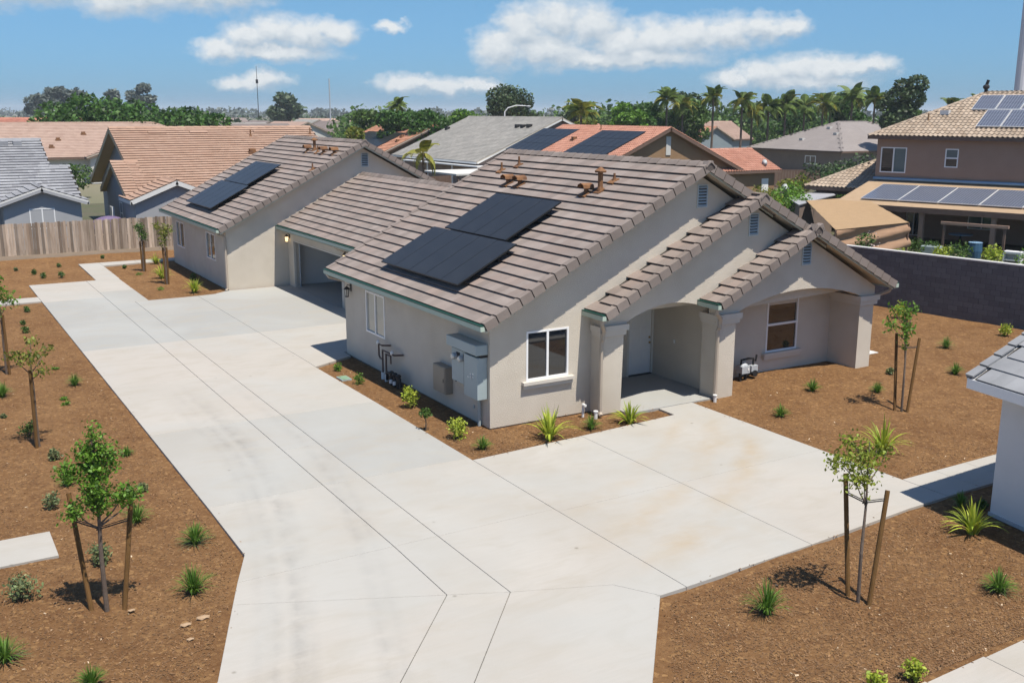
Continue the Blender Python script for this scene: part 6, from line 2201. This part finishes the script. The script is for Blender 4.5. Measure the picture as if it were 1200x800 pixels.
# ------------------------------------------------------------------ the far town
tag(MB().tube([(0, 0, 0), (0, 0, 25)], [.2, .08], 6).tube([(0, 0, 18.5), (0, 0, 20)], .5, 8).build('antenna_mast', M['dark']), 'slender radio mast standing far off on the left horizon', 'mast').location = (112.1, 379.2, -.1)
tag(MB().tube([(0, 0, 0), (0, 0, 17)], .18, 6).build('flag_pole', M['gasmetal']), 'thin pale pole far off left of the tree clump', 'pole').location = (95.2, 258.1, -.1)
lp = thing('street_lamp', 'curved white street lamp showing over the grey shingled ridge', 'street lamp', (66.5, 112.0, -.1))
MB().tube([(0, 0, 0), (0, 0, 8.0), (.4, -.3, 8.6), (1.4, -1.0, 8.95), (2.6, -1.9, 8.9)], .11, 8, .07).build('lamp_post', M['vinyl'], lp)
MB().ball((2.9, -2.1, 8.85), .35, 2, (1.2, .8, .35)).build('lamp_head', M['gasmetal'], lp, True)
FH = []
proto = {}
for k in range(4):
    r_ = thing('far_house', 'low house far off near the horizon', 'house', (0, -900, 0), 0, 'low houses far off near the horizon')
    tl = ('brown_far_tile', 'shingle_grey', 'pale_peach_tile', 'brown_far_tile')[k]
    block(r_, (0, -8), (0, 1), 16, 6, 3, .42, ('wall_taupe', 'wall_pale', 'wall_pale', 'wall_bluegrey')[k], None)
    c_ = 1 / math.sqrt(1 + .42 * .42)
    for sg in (1, -1):
        MB().obox((sg * 6.5, 0, 3.0), Y, Vector((-sg * c_, 0, .42 * c_)), Vector((sg * .42 * c_, 0, c_)), (-8.4, 8.4), (-.02, 6.5 / c_), (.0, .06)).build('roof', M[tl], r_)
    FH.append(r_)
spots = [(44.6, 169.8), (44.3, 184.3), (65.3, 205.1), (66.0, 230.0), (78.7, 210.9), (89.2, 260.3), (94.9, 236.7), (9.9, 227.1), (28.0, 270.0), (55.8, 301.0), (105, 300), (120.2, 247.2), (140, 300),
         (173.9, 213.2), (212.4, 219.6), (223.0, 194.8), (221.3, 166.2), (180, 130), (195, 150), (84, 330), (60, 340), (240, 150), (110, 200), (130, 190)]
for i, (x, y) in enumerate(spots):
    src = FH[i % 4]
    if i < 4:
        o = src
    else:
        o = src.copy()
        link(o)
        for c in src.children:
            d = c.copy()
            link(d, o)
    o.location = (x, y, -.1)
    o.rotation_euler.z = random.choice((0, math.pi / 2)) + random.uniform(-.15, .15)
wb = thing('long_white_building', 'long low white building far off on the left horizon', 'building', (52, 372, -.1), R(-10))
MB().box(-14, 14, -6, 6, 0, 7.5).build('wall', M['wall_pale'], wb)
MB().box(-14.4, 14.4, -6.4, 6.4, 7.501, 8.3).build('roof_edge', M['trim_white'], wb)
for k in range(9):
    MB().box(-12.4 + k * 3, -10.4 + k * 3, -6.05, -6.001, 4.6, 6.6).build('window', M['glass'], wb)
wb = thing('pale_warehouse', 'long pale warehouse on the horizon left of the two storey house', 'building', (222, 172, -.1), R(-35))
MB().box(-22, 22, -8, 8, 0, 6).build('wall', M['wall_pale'], wb)
MB().box(-22.3, 22.3, -8.3, 8.3, 6.001, 6.5).build('roof_edge', M['trim_white'], wb)

# distant woods: one mass of leaf clumps between 230 m and 1.4 km
def far_wood(name, n, a0, a1, d0, d1, hmean, mat, size, seed, per=60):
    g = np.random.default_rng(seed)
    P = []
    for k in range(n):
        a = math.radians(g.uniform(a0, a1))
        d = d0 + (d1 - d0) * g.random() ** 1.3
        h = hmean * g.uniform(.5, 1.35)
        w_ = h * g.uniform(.45, .9)
        cx, cy = -12.48 + math.sin(a) * d, -21.9 + math.cos(a) * d
        m = per
        dd = g.normal(size=(m, 3))
        dd /= np.linalg.norm(dd, axis=1)[:, None]
        P.append(np.array([cx, cy, h * .52]) + dd * g.uniform(.55, 1, (m, 1)) * np.array([w_, w_, h * .48]))
    P = np.concatenate(P)
    return stuff(leaf_mesh(name, P, size, M[mat], None, .3, .7))


far_wood('tree_belt', 150, 33.0, 50.5, 212, 262, 8.2, 'leaf_mid', .95, 11, 170)
far_wood('green_tree_belt', 60, 22.0, 29.0, 190, 235, 7.2, 'leaf_mid', .95, 12, 170)
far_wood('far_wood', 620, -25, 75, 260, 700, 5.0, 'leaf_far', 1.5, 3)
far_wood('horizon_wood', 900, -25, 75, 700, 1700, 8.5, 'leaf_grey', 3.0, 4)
for i, (px, d, h, w_) in enumerate(((62, 430, 16, 7), (75, 430, 17.5, 6), (88, 430, 18, 6), (101, 430, 16.5, 7), (143, 430, 17, 6), (175, 400, 19, 6), (344, 330, 14.2, 6.5))):
    a = math.atan((px - 600) / 1190.3) + YAW
    tree(['grey green tall tree far off, leftmost of the horizon row', 'grey green tall tree far off, second of the horizon row', 'grey green tall tree far off, third of the horizon row', 'grey green tall tree far off beside the big green tree',
          'grey tall tree peeping over the big green tree', 'grey tall tree standing behind the big green tree, right', 'round dark tree alone on the horizon above the far duplex roof'][i],
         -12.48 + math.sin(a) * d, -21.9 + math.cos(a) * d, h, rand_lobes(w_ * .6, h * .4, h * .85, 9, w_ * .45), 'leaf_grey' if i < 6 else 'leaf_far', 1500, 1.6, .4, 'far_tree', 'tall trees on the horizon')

# ------------------------------------------------------------------ light haze in the air
hz = stuff(MB().box(-6200, 6200, -320, 6200, -1.2, 31.5).build('haze', bpy.data.materials.new('haze_air')))
hm = hz.data.materials[0]
hm.use_nodes = True
hm.node_tree.nodes.clear()
pv = hm.node_tree.nodes.new('ShaderNodeVolumePrincipled')
pv.inputs['Color'].default_value = (0.80, 0.88, 0.95, 1)
pv.inputs['Density'].default_value = 0.00024
mo = hm.node_tree.nodes.new('ShaderNodeOutputMaterial')
hm.node_tree.links.new(pv.outputs[0], mo.inputs['Volume'])
